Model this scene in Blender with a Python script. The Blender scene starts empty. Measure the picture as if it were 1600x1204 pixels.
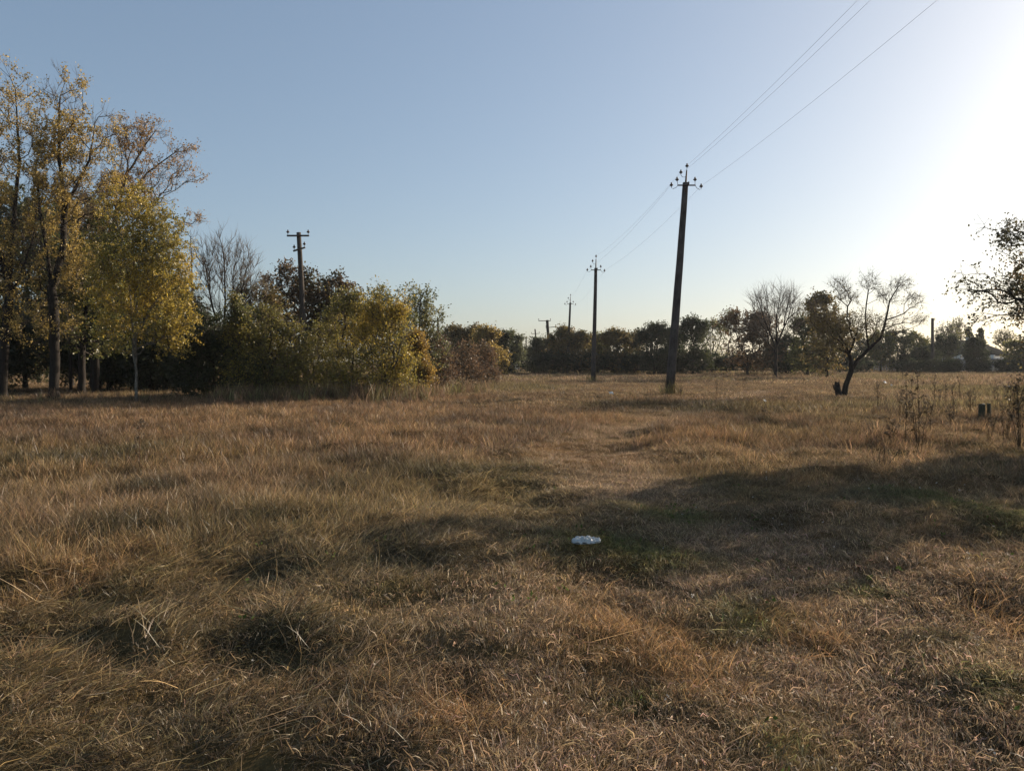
import bpy, math, random
import numpy as np
from mathutils import Vector

C = bpy.context.scene
COL = C.collection

# ------------------------------------------------------------------ camera
FPX, CX, HY, CAMH = 1200.0, 800.0, 566.0, 1.6      # focal length in photo pixels, horizon row, eye height
cam_data = bpy.data.cameras.new('camera')
cam_data.sensor_width = 36.0
cam_data.lens = 36.0 * FPX / 1600.0
cam_data.shift_y = -(602.0 - HY) / 1600.0
cam_data.clip_start = 0.05
cam_data.clip_end = 9000.0
cam = bpy.data.objects.new('camera', cam_data)
cam.location = (0, 0, CAMH)
cam.rotation_euler = (math.radians(90), 0, 0)
COL.objects.link(cam)
C.camera = cam

# ------------------------------------------------------------------ sky, sun, exposure
SUN_AZ, SUN_EL = math.radians(52.0), math.radians(17.0)     # azimuth to the right of the view direction
world = bpy.data.worlds.new('World')
C.world = world
world.use_nodes = True
wn = world.node_tree.nodes
bg = wn.get('Background') or wn.new('ShaderNodeBackground')
sky = wn.new('ShaderNodeTexSky')
sky.sky_type = 'NISHITA'
sky.sun_disc = False
sky.sun_elevation = SUN_EL
sky.sun_rotation = SUN_AZ
sky.altitude = 50.0
sky.air_density = 1.0
sky.dust_density = 1.5
sky.ozone_density = 3.2
soft = wn.new('ShaderNodeGamma')                       # the photograph's soft highlight response, the same over the whole sky
soft.inputs['Gamma'].default_value = 0.65
world.node_tree.links.new(sky.outputs['Color'], soft.inputs['Color'])
world.node_tree.links.new(soft.outputs['Color'], bg.inputs['Color'])
bg.inputs['Strength'].default_value = 0.117
sun_data = bpy.data.lights.new('sun', 'SUN')
sun_data.energy = 4.6
sun_data.angle = math.radians(0.55)
sun_data.color = (1.0, 0.84, 0.66)
sun = bpy.data.objects.new('sun', sun_data)
sd = Vector((math.sin(SUN_AZ) * math.cos(SUN_EL), math.cos(SUN_AZ) * math.cos(SUN_EL), math.sin(SUN_EL)))
sun.rotation_euler = sd.to_track_quat('Z', 'Y').to_euler()
sun.location = (30, 30, 30)
COL.objects.link(sun)
C.view_settings.view_transform = 'Standard'
C.view_settings.look = 'None'
C.view_settings.gamma = 1.0
C.view_settings.use_curve_mapping = False
C.view_settings.exposure = 1.0
C.render.engine = 'CYCLES'
C.cycles.max_bounces = 6
C.cycles.diffuse_bounces = 3
C.cycles.transmission_bounces = 4
C.cycles.transparent_max_bounces = 4

rng = np.random.default_rng(7)
TAU = 2 * math.pi

# ------------------------------------------------------------------ small helpers
def nrm(v):
    return v / np.maximum(np.linalg.norm(v, axis=-1, keepdims=True), 1e-9)

def lattice(ix, iy, seed):
    h = (ix.astype(np.int64) * 374761393 + iy.astype(np.int64) * 668265263 + seed * 974711) & 0x7fffffff
    h = ((h ^ (h >> 13)) * 1274126177) & 0x7fffffff
    return ((h ^ (h >> 16)) & 0xffff) / 65535.0

def vnoise(x, y, s, seed):
    x = np.asarray(x, float) / s; y = np.asarray(y, float) / s
    ix = np.floor(x); iy = np.floor(y)
    fx = x - ix; fy = y - iy
    fx = fx * fx * (3 - 2 * fx); fy = fy * fy * (3 - 2 * fy)
    a = lattice(ix, iy, seed); b = lattice(ix + 1, iy, seed)
    c = lattice(ix, iy + 1, seed); d = lattice(ix + 1, iy + 1, seed)
    return (a + (b - a) * fx) * (1 - fy) + (c + (d - c) * fx) * fy

def fbm(x, y, s, seed, n=3):
    t, amp, tot = 0, 1.0, 0
    for k in range(n):
        t = t + amp * vnoise(x, y, s / 2 ** k, seed + 17 * k); tot += amp; amp *= 0.5
    return t / tot

def smooth(e0, e1, x):
    t = np.clip((x - e0) / (e1 - e0), 0, 1)
    return t * t * (3 - 2 * t)

def gpt(px, py):                                   # photo pixel on flat ground -> world x, y
    d = CAMH * FPX / (py - HY)
    return (px - CX) / FPX * d, d

def at(px, py, d):                                 # photo pixel at distance d -> world point
    return np.array([(px - CX) / FPX * d, d, CAMH + (HY - py) / FPX * d])

# wheel track trodden through the grass
TRACK = [gpt(*p) for p in [(1440, 1204), (1370, 1090), (1290, 960), (1150, 862), (1000, 790), (925, 730), (930, 690), (990, 660), (1080, 640), (1190, 612)]]
TRACK = np.array([(2.1, 1.4)] + TRACK)
def poly_dist(x, y, pts):
    best = np.full(np.shape(x), 1e9)
    for (ax, ay), (bx, by) in zip(pts[:-1], pts[1:]):
        dx, dy = bx - ax, by - ay
        t = np.clip(((x - ax) * dx + (y - ay) * dy) / (dx * dx + dy * dy), 0, 1)
        best = np.minimum(best, np.hypot(x - ax - t * dx, y - ay - t * dy))
    return best

def gz(x, y):                                      # height of the ground
    x = np.asarray(x, float); y = np.asarray(y, float)
    r = np.hypot(x, y)
    near = 1 - smooth(14, 45, r)
    td = poly_dist(x, y, TRACK)
    tr = np.exp(-(td / 0.55) ** 2)
    z = (fbm(x, y, 7.0, 3) - 0.5) * 0.30 * (1 - smooth(25, 70, r))
    z = z + (fbm(x, y, 1.1, 11, 3) - 0.5) * 0.37 * (0.35 + 0.65 * near) * (1 - smooth(30, 60, r)) * (1 - 0.7 * tr)
    mat = smooth(0.6, -1.0, x) * (1 - smooth(6.5, 9.5, r)) + .45 * smooth(1.0, 3.0, x) * (1 - smooth(6, 10, r)) * (1 - tr)
    z = z + mat * (1 - np.abs(2 * fbm(x + .35 * y, y, .70, 29, 2) - 1) * 1.6) * 0.075
    z = z - 0.05 * tr * (1 - smooth(30, 50, r))
    return z
Z0 = float(gz(0.0, 0.0))
def spot(px, py, h=0.0):                           # photo pixel on the uneven ground (raised by h) -> world x, y
    d = CAMH * FPX / (py - HY)
    for _ in range(30):
        d = .5 * d + .5 * (CAMH - h - float(gz((px - CX) / FPX * d, d))) * FPX / (py - HY)
    return (px - CX) / FPX * d, d

def new_mesh(name, v, faces_flat, counts, mats, cols=None, smooth_shade=False, attr='col'):
    v = np.ascontiguousarray(v, dtype=np.float32)
    faces_flat = np.ascontiguousarray(faces_flat, dtype=np.int32)
    counts = np.ascontiguousarray(counts, dtype=np.int32)
    me = bpy.data.meshes.new(name)
    me.vertices.add(len(v)); me.vertices.foreach_set('co', v.ravel())
    me.loops.add(len(faces_flat)); me.loops.foreach_set('vertex_index', faces_flat)
    me.polygons.add(len(counts))
    st = np.zeros(len(counts), np.int32); st[1:] = np.cumsum(counts)[:-1]
    me.polygons.foreach_set('loop_start', st)
    if smooth_shade:
        me.polygons.foreach_set('use_smooth', np.ones(len(counts), bool))
    if cols is not None:
        a = me.attributes.new(attr, 'FLOAT_COLOR', 'POINT')
        c4 = np.ones((len(v), 4), np.float32); c4[:, :3] = cols
        a.data.foreach_set('color', c4.ravel())
    for m in (mats if isinstance(mats, (list, tuple)) else [mats]):
        me.materials.append(m)
    me.update(calc_edges=True)
    return me

class MB:                                          # collects vertices and faces of one mesh
    def __init__(s): s.v, s.f, s.c, s.n, s.col = [], [], [], 0, []
    def add(s, v, quads=None, tris=None, col=None):
        v = np.asarray(v, float).reshape(-1, 3)
        if quads is not None and len(quads):
            q = np.asarray(quads).reshape(-1, 4) + s.n
            s.f.append(q.ravel()); s.c.append(np.full(len(q), 4))
        if tris is not None and len(tris):
            t = np.asarray(tris).reshape(-1, 3) + s.n
            s.f.append(t.ravel()); s.c.append(np.full(len(t), 3))
        s.v.append(v); s.n += len(v)
        s.col.append(np.broadcast_to(np.asarray(col if col is not None else (1, 1, 1), float), (len(v), 3)))
    def tube(s, pts, rad, sides=6, cap=True, flat=None, col=None):
        pts = np.asarray(pts, float); n = len(pts)
        rad = np.broadcast_to(np.asarray(rad, float), (n,))
        tan = np.zeros_like(pts); tan[1:-1] = pts[2:] - pts[:-2]; tan[0] = pts[1] - pts[0]; tan[-1] = pts[-1] - pts[-2]
        tan = nrm(tan)
        ref = np.array([1.0, 0, 0]) if abs(tan[0, 0]) < 0.8 else np.array([0, 1.0, 0])
        a = nrm(np.cross(tan, ref)); b = np.cross(tan, a)
        th = np.arange(sides) / sides * TAU + (math.pi / 4 if sides == 4 else 0)
        ring = pts[:, None] + rad[:, None, None] * (np.cos(th)[None, :, None] * a[:, None] + np.sin(th)[None, :, None] * b[:, None])
        i = np.arange(n - 1)[:, None] * sides; j = np.arange(sides)[None]; k = (j + 1) % sides
        q = np.stack([i + j, i + k, i + sides + k, i + sides + j], -1).reshape(-1, 4)
        v = ring.reshape(-1, 3); t = None
        if cap:
            v = np.concatenate([v, pts[:1], pts[-1:]])
            jj = np.arange(sides); kk = (jj + 1) % sides; e = n * sides
            t = np.concatenate([np.stack([kk, jj, np.full(sides, e)], -1),
                                np.stack([jj + (n - 1) * sides, kk + (n - 1) * sides, np.full(sides, e + 1)], -1)])
        s.add(v, q, t, col)
    def box(s, lo, hi, col=None):
        lo = np.asarray(lo, float); hi = np.asarray(hi, float)
        v = np.array([[x, y, z] for z in (0, 1) for y in (0, 1) for x in (0, 1)]) * (hi - lo) + lo
        s.add(v, [[0, 2, 3, 1], [4, 5, 7, 6], [0, 1, 5, 4], [2, 6, 7, 3], [0, 4, 6, 2], [1, 3, 7, 5]], None, col)
    def lathe(s, prof, org=(0, 0, 0), sides=12, col=None):       # prof: (radius, z)
        prof = np.asarray(prof, float)
        th = np.arange(sides) / sides * TAU
        v = np.stack([prof[:, None, 0] * np.cos(th), prof[:, None, 0] * np.sin(th), np.broadcast_to(prof[:, None, 1], (len(prof), sides))], -1)
        n = len(prof)
        i = np.arange(n - 1)[:, None] * sides; j = np.arange(sides)[None]; k = (j + 1) % sides
        s.add(v.reshape(-1, 3) + np.asarray(org), np.stack([i + j, i + k, i + sides + k, i + sides + j], -1).reshape(-1, 4), None, col)
    def mesh(s, name, mat, smooth_shade=False):
        return new_mesh(name, np.concatenate(s.v), np.concatenate(s.f), np.concatenate(s.c), mat, np.concatenate(s.col), smooth_shade)
    def build(s, name, mat, parent=None, smooth_shade=False):
        return link(name, s.mesh(name, mat, smooth_shade), parent)

def link(name, me, parent=None):
    o = bpy.data.objects.new(name, me); COL.objects.link(o)
    if parent is not None: o.parent = parent
    return o
def tag(o, label=None, cat=None, group=None, kind=None):
    if label: o['label'] = label
    if cat: o['category'] = cat
    if group: o['group'] = group
    if kind: o['kind'] = kind
    return o
def thing(name, label, cat, loc=(0, 0, 0), rz=0.0, group=None):
    o = bpy.data.objects.new(name, None); COL.objects.link(o)
    o.empty_display_size = 0.2
    o.location = [float(c) for c in loc]; o.rotation_euler = (0, 0, rz)
    return tag(o, label, cat, group)

# ------------------------------------------------------------------ materials
def mat_new(name):
    m = bpy.data.materials.new(name); m.use_nodes = True
    nt = m.node_tree; nt.nodes.clear()
    return m, nt, nt.nodes.new('ShaderNodeOutputMaterial')
def N(nt, t, **k):
    n = nt.nodes.new(t)
    for a, b in k.items(): setattr(n, a, b)
    return n
def noise(nt, scale, detail=4, rough=0.6, vec=None):
    n = N(nt, 'ShaderNodeTexNoise'); n.inputs['Scale'].default_value = scale
    n.inputs['Detail'].default_value = detail; n.inputs['Roughness'].default_value = rough
    if vec is not None: nt.links.new(vec, n.inputs['Vector'])
    return n.outputs['Fac']
def ramp(nt, fac, stops):
    r = N(nt, 'ShaderNodeValToRGB'); nt.links.new(fac, r.inputs['Fac'])
    e = r.color_ramp.elements
    while len(e) < len(stops): e.new(0.5)
    for q, (p, c) in zip(e, stops): q.position = p; q.color = (*c, 1)
    return r.outputs['Color']
def simple(name, stops, scale=8.0, rough=0.85, bump=0.3, stretch=(1, 1, 1), metal=0.0, spec=0.3, bscale=None):
    m, nt, out = mat_new(name)
    tc = N(nt, 'ShaderNodeTexCoord'); mp = N(nt, 'ShaderNodeMapping'); mp.inputs['Scale'].default_value = stretch
    nt.links.new(tc.outputs['Object'], mp.inputs['Vector'])
    f = noise(nt, scale, 6, 0.65, mp.outputs['Vector'])
    b = N(nt, 'ShaderNodeBsdfPrincipled'); b.inputs['Roughness'].default_value = rough
    b.inputs['Metallic'].default_value = metal; b.inputs['Specular IOR Level'].default_value = spec
    nt.links.new(ramp(nt, f, stops), b.inputs['Base Color'])
    if bump:
        bp = N(nt, 'ShaderNodeBump'); bp.inputs['Strength'].default_value = bump; bp.inputs['Distance'].default_value = 0.02
        nt.links.new(noise(nt, bscale or scale * 3, 5, 0.7, mp.outputs['Vector']), bp.inputs['Height'])
        nt.links.new(bp.outputs['Normal'], b.inputs['Normal'])
    nt.links.new(b.outputs['BSDF'], out.inputs['Surface'])
    return m
def leafy(name, trans, attr, attr_type, rough_spec=0.0, second=None):
    m, nt, out = mat_new(name)
    a = N(nt, 'ShaderNodeAttribute'); a.attribute_name = attr; a.attribute_type = attr_type
    colr = a.outputs['Color']
    if second:
        a2 = N(nt, 'ShaderNodeAttribute'); a2.attribute_name = second; a2.attribute_type = 'GEOMETRY'
        mx = N(nt, 'ShaderNodeMix', data_type='RGBA', blend_type='MULTIPLY'); mx.inputs['Factor'].default_value = 1
        nt.links.new(colr, mx.inputs[6]); nt.links.new(a2.outputs['Color'], mx.inputs[7]); colr = mx.outputs[2]
    d = N(nt, 'ShaderNodeBsdfDiffuse'); t = N(nt, 'ShaderNodeBsdfTranslucent')
    nt.links.new(colr, d.inputs['Color']); nt.links.new(colr, t.inputs['Color'])
    ms = N(nt, 'ShaderNodeMixShader'); ms.inputs[0].default_value = trans
    nt.links.new(d.outputs[0], ms.inputs[1]); nt.links.new(t.outputs[0], ms.inputs[2])
    sh = ms.outputs[0]
    if rough_spec:
        g = N(nt, 'ShaderNodeBsdfGlossy'); g.inputs['Roughness'].default_value = 0.45; g.inputs['Color'].default_value = (1, 1, 1, 1)
        m2 = N(nt, 'ShaderNodeMixShader'); m2.inputs[0].default_value = rough_spec
        nt.links.new(sh, m2.inputs[1]); nt.links.new(g.outputs[0], m2.inputs[2]); sh = m2.outputs[0]
    nt.links.new(sh, out.inputs['Surface'])
    return m

M = {}
M['bark'] = simple('bark', [(0.3, (0.011, 0.009, 0.007)), (0.7, (0.034, 0.027, 0.021))], 6, 0.95, 0.8, (4, 4, 0.7))
M['pale_bark'] = simple('pale_bark', [(0.35, (0.07, 0.06, 0.046)), (0.65, (0.24, 0.215, 0.17))], 7, 0.9, 0.5, (2, 2, 1))
M['twig'] = simple('twig', [(0.3, (0.07, 0.055, 0.045)), (0.7, (0.14, 0.115, 0.09))], 3, 0.9, 0)
M['leaf'] = leafy('leaf', 0.48, 'col', 'GEOMETRY', 0.025)
M['grass'] = leafy('grass', 0.40, 'tint', 'INSTANCER', 0.02, 'col')
M['weed'] = leafy('weed', 0.25, 'col', 'GEOMETRY')
M['concrete'] = simple('concrete', [(0.3, (0.036, 0.032, 0.030)), (0.7, (0.11, 0.098, 0.09))], 4, 1.0, 0.5, (1, 1, 0.4), spec=0.1)
M['old_wood'] = simple('old_wood', [(0.3, (0.040, 0.034, 0.029)), (0.7, (0.11, 0.095, 0.080))], 9, 1.0, 0.6, (5, 5, 0.35), spec=0.1)
M['steel'] = simple('rusty_steel', [(0.35, (0.07, 0.055, 0.05)), (0.7, (0.15, 0.10, 0.075))], 14, 0.7, 0.2, metal=0.3)
M['porcelain'] = simple('brown_porcelain', [(0.3, (0.045, 0.028, 0.02)), (0.7, (0.09, 0.05, 0.034))], 4, 0.55, 0, spec=0.15)
M['wire'] = simple('aluminium_wire', [(0.3, (0.45, 0.46, 0.48)), (0.7, (0.6, 0.6, 0.62))], 4, 0.5, 0, metal=0.3)
M['whitewash'] = simple('whitewash', [(0.3, (0.68, 0.70, 0.72)), (0.7, (0.82, 0.83, 0.84))], 2, 0.9, 0.2)
M['cream_wall'] = simple('cream_wall', [(0.3, (0.50, 0.47, 0.40)), (0.7, (0.66, 0.63, 0.55))], 2, 0.9, 0.2)
M['dark_roof'] = simple('dark_roof', [(0.3, (0.03, 0.03, 0.029)), (0.7, (0.06, 0.057, 0.052))], 3, 1.0, 0.4, spec=0.0)
M['grey_roof'] = simple('grey_roof', [(0.3, (0.20, 0.20, 0.195)), (0.7, (0.30, 0.30, 0.29))], 3, 1.0, 0.4, spec=0.0)
M['window_frame'] = simple('window_frame_paint', [(0.3, (0.66, 0.66, 0.64)), (0.7, (0.78, 0.78, 0.76))], 3, 0.5, 0)
M['glass'] = simple('dark_glass', [(0.3, (0.02, 0.024, 0.03)), (0.7, (0.04, 0.045, 0.05))], 1, 0.08, 0, spec=0.8)
M['fence_paint'] = simple('fence_paint', [(0.3, (0.50, 0.52, 0.55)), (0.7, (0.70, 0.72, 0.74))], 5, 0.8, 0.2)
M['plastic'] = simple('white_plastic', [(0.3, (0.30, 0.33, 0.325)), (0.7, (0.54, 0.57, 0.56))], 30, 0.4, 0.15)
M['post'] = simple('mossy_post', [(0.3, (0.035, 0.038, 0.024)), (0.7, (0.09, 0.085, 0.055))], 12, 0.95, 0.7, (3, 3, 0.6))

# ground material: soil between the blades near by, straw and olive patches of the far field
gm, nt, out = mat_new('field_ground')
tc = N(nt, 'ShaderNodeTexCoord')
big = noise(nt, 0.11, 5, 0.6, tc.outputs['Object']); mid = noise(nt, 1.1, 6, 0.65, tc.outputs['Object']); fine = noise(nt, 22, 6, 0.7, tc.outputs['Object'])
c1 = ramp(nt, mid, [(0.32, (0.070, 0.052, 0.034)), (0.5, (0.135, 0.097, 0.058)), (0.68, (0.24, 0.165, 0.095))])
c2 = ramp(nt, fine, [(0.3, (0.55, 0.53, 0.50)), (0.7, (1.15, 1.1, 1.05))])
c3 = ramp(nt, big, [(0.38, (0.80, 0.90, 0.74)), (0.6, (1.12, 1.0, 0.90))])
m1 = N(nt, 'ShaderNodeMix', data_type='RGBA', blend_type='MULTIPLY'); m1.inputs['Factor'].default_value = 1
m2 = N(nt, 'ShaderNodeMix', data_type='RGBA', blend_type='MULTIPLY'); m2.inputs['Factor'].default_value = 1
nt.links.new(c1, m1.inputs[6]); nt.links.new(c2, m1.inputs[7]); nt.links.new(m1.outputs[2], m2.inputs[6]); nt.links.new(c3, m2.inputs[7])
b = N(nt, 'ShaderNodeBsdfDiffuse'); nt.links.new(m2.outputs[2], b.inputs['Color'])
bp = N(nt, 'ShaderNodeBump'); bp.inputs['Strength'].default_value = 0.7; bp.inputs['Distance'].default_value = 0.03
nt.links.new(fine, bp.inputs['Height']); nt.links.new(bp.outputs['Normal'], b.inputs['Normal'])
nt.links.new(b.outputs[0], out.inputs['Surface']); M['ground'] = gm

# ------------------------------------------------------------------ the ground, one sheet to the horizon
def build_ground():
    ang = np.concatenate([np.linspace(-48, 48, 330), np.linspace(50, 310, 90)])
    ang = np.radians(ang); na = len(ang)
    rad = np.concatenate([np.linspace(0.4, 12, 190), np.geomspace(12.1, 5000, 160)]); nr = len(rad)
    X = rad[:, None] * np.sin(ang); Y = rad[:, None] * np.cos(ang)
    Zg = gz(X, Y)
    v = np.stack([X, Y, Zg], -1).reshape(-1, 3)
    i = np.arange(nr - 1)[:, None] * na; j = np.arange(na)[None]; k = (j + 1) % na
    q = np.stack([i + j, i + na + j, i + na + k, i + k], -1).reshape(-1, 4)
    v = np.concatenate([v, [[0, 0, Z0]]]); e = len(v) - 1
    jj = np.arange(na); t = np.stack([jj, (jj + 1) % na, np.full(na, e)], -1)[:, ::-1]
    q = q[:, ::-1]; t = t[:, ::-1]
    me = new_mesh('ground', v, np.concatenate([q.ravel(), t.ravel()]), np.concatenate([np.full(len(q), 4), np.full(len(t), 3)]), M['ground'], None, True)
    tag(link('ground', me), kind='structure')
build_ground()

# ------------------------------------------------------------------ trees
def blob_points(blobs, d, n, r):
    """random points inside ellipsoids given as (px, py, rx, ry, weight, depth shift) in photo pixels at distance d"""
    bl = [tuple(b) + (1.0, 0.0)[len(b) - 4:] if len(b) < 6 else b for b in blobs]
    s = d / FPX
    w = np.array([b[2] * b[3] * b[4] for b in bl], float); w /= w.sum()
    out = []
    for b, c in zip(bl, np.maximum(1, np.round(w * n)).astype(int)):
        u = nrm(r.normal(size=(c, 3))) * r.random((c, 1)) ** (1 / 2.4)
        cen = at(b[0], b[1], d) + np.array([0, b[5], 0])
        rad = np.array([b[2] * s, max(min(b[2] * s, b[3] * s * 1.2) * 0.85, 0.15), b[3] * s])
        out.append(cen + u * rad)
    return np.concatenate(out)

def grow(trunks, targets, bf, step, wob, r):
    """branches join every target to the skeleton by the shortest way that also keeps its path to the root short"""
    pos, par, plen, fixed = [], [], [], []
    for tp in trunks:
        tp = np.asarray(tp, float)
        if not pos:
            pos.append(tp[0]); par.append(-1); plen.append(0.0); cur = 0
        else:
            dd = np.linalg.norm(np.array(pos) - tp[0], axis=1); cur = int(dd.argmin())
        for a, b in zip(tp[:-1], tp[1:]):
            L = np.linalg.norm(b - a); k = max(1, int(L / (step * 0.8)))
            for q in range(1, k + 1):
                p = a + (b - a) * q / k + (r.normal(size=3) * 0.03 * min(L / k, 0.6) if q < k else 0)
                pos.append(p); par.append(cur); plen.append(plen[cur] + L / k); cur = len(pos) - 1
    ntr = len(pos)
    T = targets; P = np.array(pos); PL = np.array(plen)
    lo = 1 if ntr < 4 else int(ntr * 0.2)
    D = np.linalg.norm(T[:, None] - P[None, lo:ntr], axis=2) + bf * PL[None, lo:ntr]
    bn = D.argmin(1) + lo; bc = D.min(1); alive = np.ones(len(T), bool)
    for _ in range(len(T)):
        i = int(np.where(alive, bc, 1e9).argmin()); alive[i] = False
        a = pos[bn[i]]; b = T[i]; L = np.linalg.norm(b - a); k = max(1, int(round(L / step))); cur = int(bn[i])
        sag = np.cross(b - a, r.normal(size=3)) * wob / max(L, 1e-6) * min(L, 1.5)
        for q in range(1, k + 1):
            t = q / k
            p = a + (b - a) * t + sag * math.sin(t * math.pi) * (1 if k > 1 else 0)
            pos.append(p); par.append(cur); plen.append(plen[cur] + L / k); cur = len(pos) - 1
            c = np.linalg.norm(T - p, axis=1) + bf * plen[cur]
            up = c < bc; bc = np.where(up, c, bc); bn = np.where(up, cur, bn)
    return np.array(pos), np.array(par), ntr

def twig_mesh(mb, p0, d, ln, r0, droop, col, r):
    """all thin twigs of a tree at once: three sided, two segments"""
    n = len(p0)
    d = nrm(d)
    p1 = p0 + d * ln[:, None] * 0.5 + r.normal(size=(n, 3)) * ln[:, None] * 0.06
    p2 = p0 + d * ln[:, None] + np.array([0, 0, -1.0]) * (droop * ln)[:, None] + r.normal(size=(n, 3)) * ln[:, None] * 0.08
    a = nrm(np.cross(d, r.normal(size=(n, 3)))); bb = np.cross(d, a)
    th = np.arange(3) / 3 * TAU
    off = np.cos(th)[None, :, None] * a[:, None] + np.sin(th)[None, :, None] * bb[:, None]
    v = np.concatenate([p0[:, None] + off * r0, p1[:, None] + off * r0 * 0.7, p2[:, None]], 1)      # 7 per twig
    base = (np.arange(n) * 7)[:, None, None]
    q = np.array([[0, 1, 4, 3], [1, 2, 5, 4], [2, 0, 3, 5]])[None] + base
    t = np.array([[3, 4, 6], [4, 5, 6], [5, 3, 6]])[None] + base
    mb.add(v.reshape(-1, 3), q.reshape(-1, 4), t.reshape(-1, 3), col)
    return p1, p2

def leaf_mesh(mb, c, size, cols, r, aspect=0.55, hang=0.3):
    n = len(c)
    ax = r.normal(size=(n, 3)); ax[:, 2] -= hang; ax = nrm(ax)
    sd_ = nrm(np.cross(ax, r.normal(size=(n, 3)))); nn = np.cross(ax, sd_)
    s = size * (0.65 + 0.7 * r.random(n))[:, None]
    v = np.stack([c, c + ax * s * 0.5 + sd_ * s * aspect * 0.5 + nn * s * 0.08, c + ax * s, c + ax * s * 0.5 - sd_ * s * aspect * 0.5 + nn * s * 0.08], 1)
    b = (np.arange(n) * 4)[:, None]
    mb.add(v.reshape(-1, 3), np.array([[0, 1, 2, 3]]) + b, None, np.repeat(cols, 4, axis=0))

def tree(name, label, cat, d, base, trunks, blobs, n=500, bf=0.45, step=0.45, wob=0.12, R=0.15, twigs=3, tlen=0.5,
         up=0.35, droop=0.1, leaves=6, lsize=0.09, pal=((0.1, 0.1, 0.03),), seed=1, bark='bark', tr0=0.006, r0=0.008,
         aspect=0.6, hang=0.3, group=None, trunk_sides=8, lclump=0.0, leafkeep=None, twig_col=(0.10, 0.08, 0.062)):
    """trunk polylines and crown ellipsoids in photo pixels at distance d; base = photo column of the foot"""
    r = np.random.default_rng(seed)
    bx = (base - CX) / FPX * d
    foot = np.array([bx, d, float(gz(bx, d)) - 0.05])
    tl = []
    for k, tp in enumerate(trunks):
        pts = [at(p[0], p[1], d) + np.array([0, p[2] if len(p) > 2 else 0.0, 0]) for p in tp]
        tl.append(([foot] if k == 0 else []) + pts)
    T = blob_points(blobs, d, n, r)
    T[:, 2] = np.maximum(T[:, 2], foot[2] + 0.15)
    pos, par, ntr = grow(tl, T, bf, step, wob, r)
    nn = len(pos); kids = np.zeros(nn, int); p = 2.25
    acc = np.zeros(nn); rad = np.zeros(nn); heavy = np.full(nn, -1)
    for i in range(nn - 1, -1, -1):
        rad[i] = max(acc[i], r0 ** p) ** (1 / p)
        if par[i] >= 0:
            acc[par[i]] += rad[i] ** p; kids[par[i]] += 1
            if heavy[par[i]] < 0 or rad[i] > rad[heavy[par[i]]]: heavy[par[i]] = i
    k = math.log(R / r0) / max(math.log(max(rad[0], r0 * 1.5) / r0), 0.2)
    rad = r0 * (rad / r0) ** k
    root = thing(name, label, cat, foot, 0, group)
    tb, cb = MB(), MB()
    started = [0] + [i for i in range(1, nn) if heavy[par[i]] != i]
    for s in started:
        path = [s]
        while heavy[path[-1]] >= 0: path.append(heavy[path[-1]])
        if par[s] >= 0: path = [par[s]] + path
        if len(path) < 2: continue
        pr = rad[path].copy()
        if par[s] >= 0: pr[0] = min(pr[0], pr[1] * 1.15)
        elif len(path) > 3: pr[0] *= 1.35
        big_ = pr.max() > 0.022 or s == 0
        (tb if big_ else cb).tube(pos[path] - foot, pr, trunk_sides if pr.max() > 0.06 else (5 if big_ else 3), cap=False, col=twig_col)
    ti = np.where((np.arange(nn) >= ntr) & (rad < max(R * 0.35, 0.02)))[0]
    if len(ti) == 0: ti = np.arange(nn // 2, nn)
    cen = T.mean(0)
    ti = np.repeat(ti, twigs)
    bd = nrm(pos[ti] - pos[np.maximum(par[ti], 0)])
    outw = nrm(pos[ti] - np.array([pos[0][0] * 0.5 + cen[0] * 0.5, d, cen[2] * 0.8]))
    dr = bd * 0.6 + outw * 0.3 + np.array([0, 0, up]) + r.normal(size=(len(ti), 3)) * 0.55
    ln = tlen * (0.5 + 0.9 * r.random(len(ti)))
    p0 = pos[ti] - foot
    p1, p2 = twig_mesh(cb, p0, dr, ln, tr0, droop, twig_col, r)
    if leaves:
        q = np.repeat(np.arange(len(ti)), leaves); t = r.random(len(q)) * 0.85 + 0.2
        a, b_, c = p0[q], p1[q], p2[q]; t = t[:, None]
        lc = (1 - t) ** 2 * a + 2 * t * (1 - t) * b_ + t * t * c + r.normal(size=(len(q), 3)) * (tlen * 0.08 + lclump)
        if leafkeep is not None:
            kp = leafkeep(lc + foot, r); lc = lc[kp]
        pl = np.array(pal, float)
        wv = vnoise(lc[:, 0] * 1.0 + seed * 3.7 + lc[:, 1], lc[:, 2] + lc[:, 1] * 0.7, 0.9, seed) * 0.75 + 0.5 * r.random(len(lc)) - 0.12
        idx = np.clip((wv * len(pl)).astype(int), 0, len(pl) - 1)
        cols = pl[idx] * (0.75 + 0.5 * r.random((len(lc), 1)))
        lv = MB(); leaf_mesh(lv, lc, lsize, cols, r, aspect, hang)
    tb.build('trunk', M[bark], root, True)
    if cb.n:
        tag(cb.build('twigs', M['twig'] if bark != 'pale_bark' else M['pale_bark'], root), kind='stuff')
    if leaves and len(lc):
        tag(lv.build('foliage', M['leaf'], root), kind='stuff')
    return root

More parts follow.
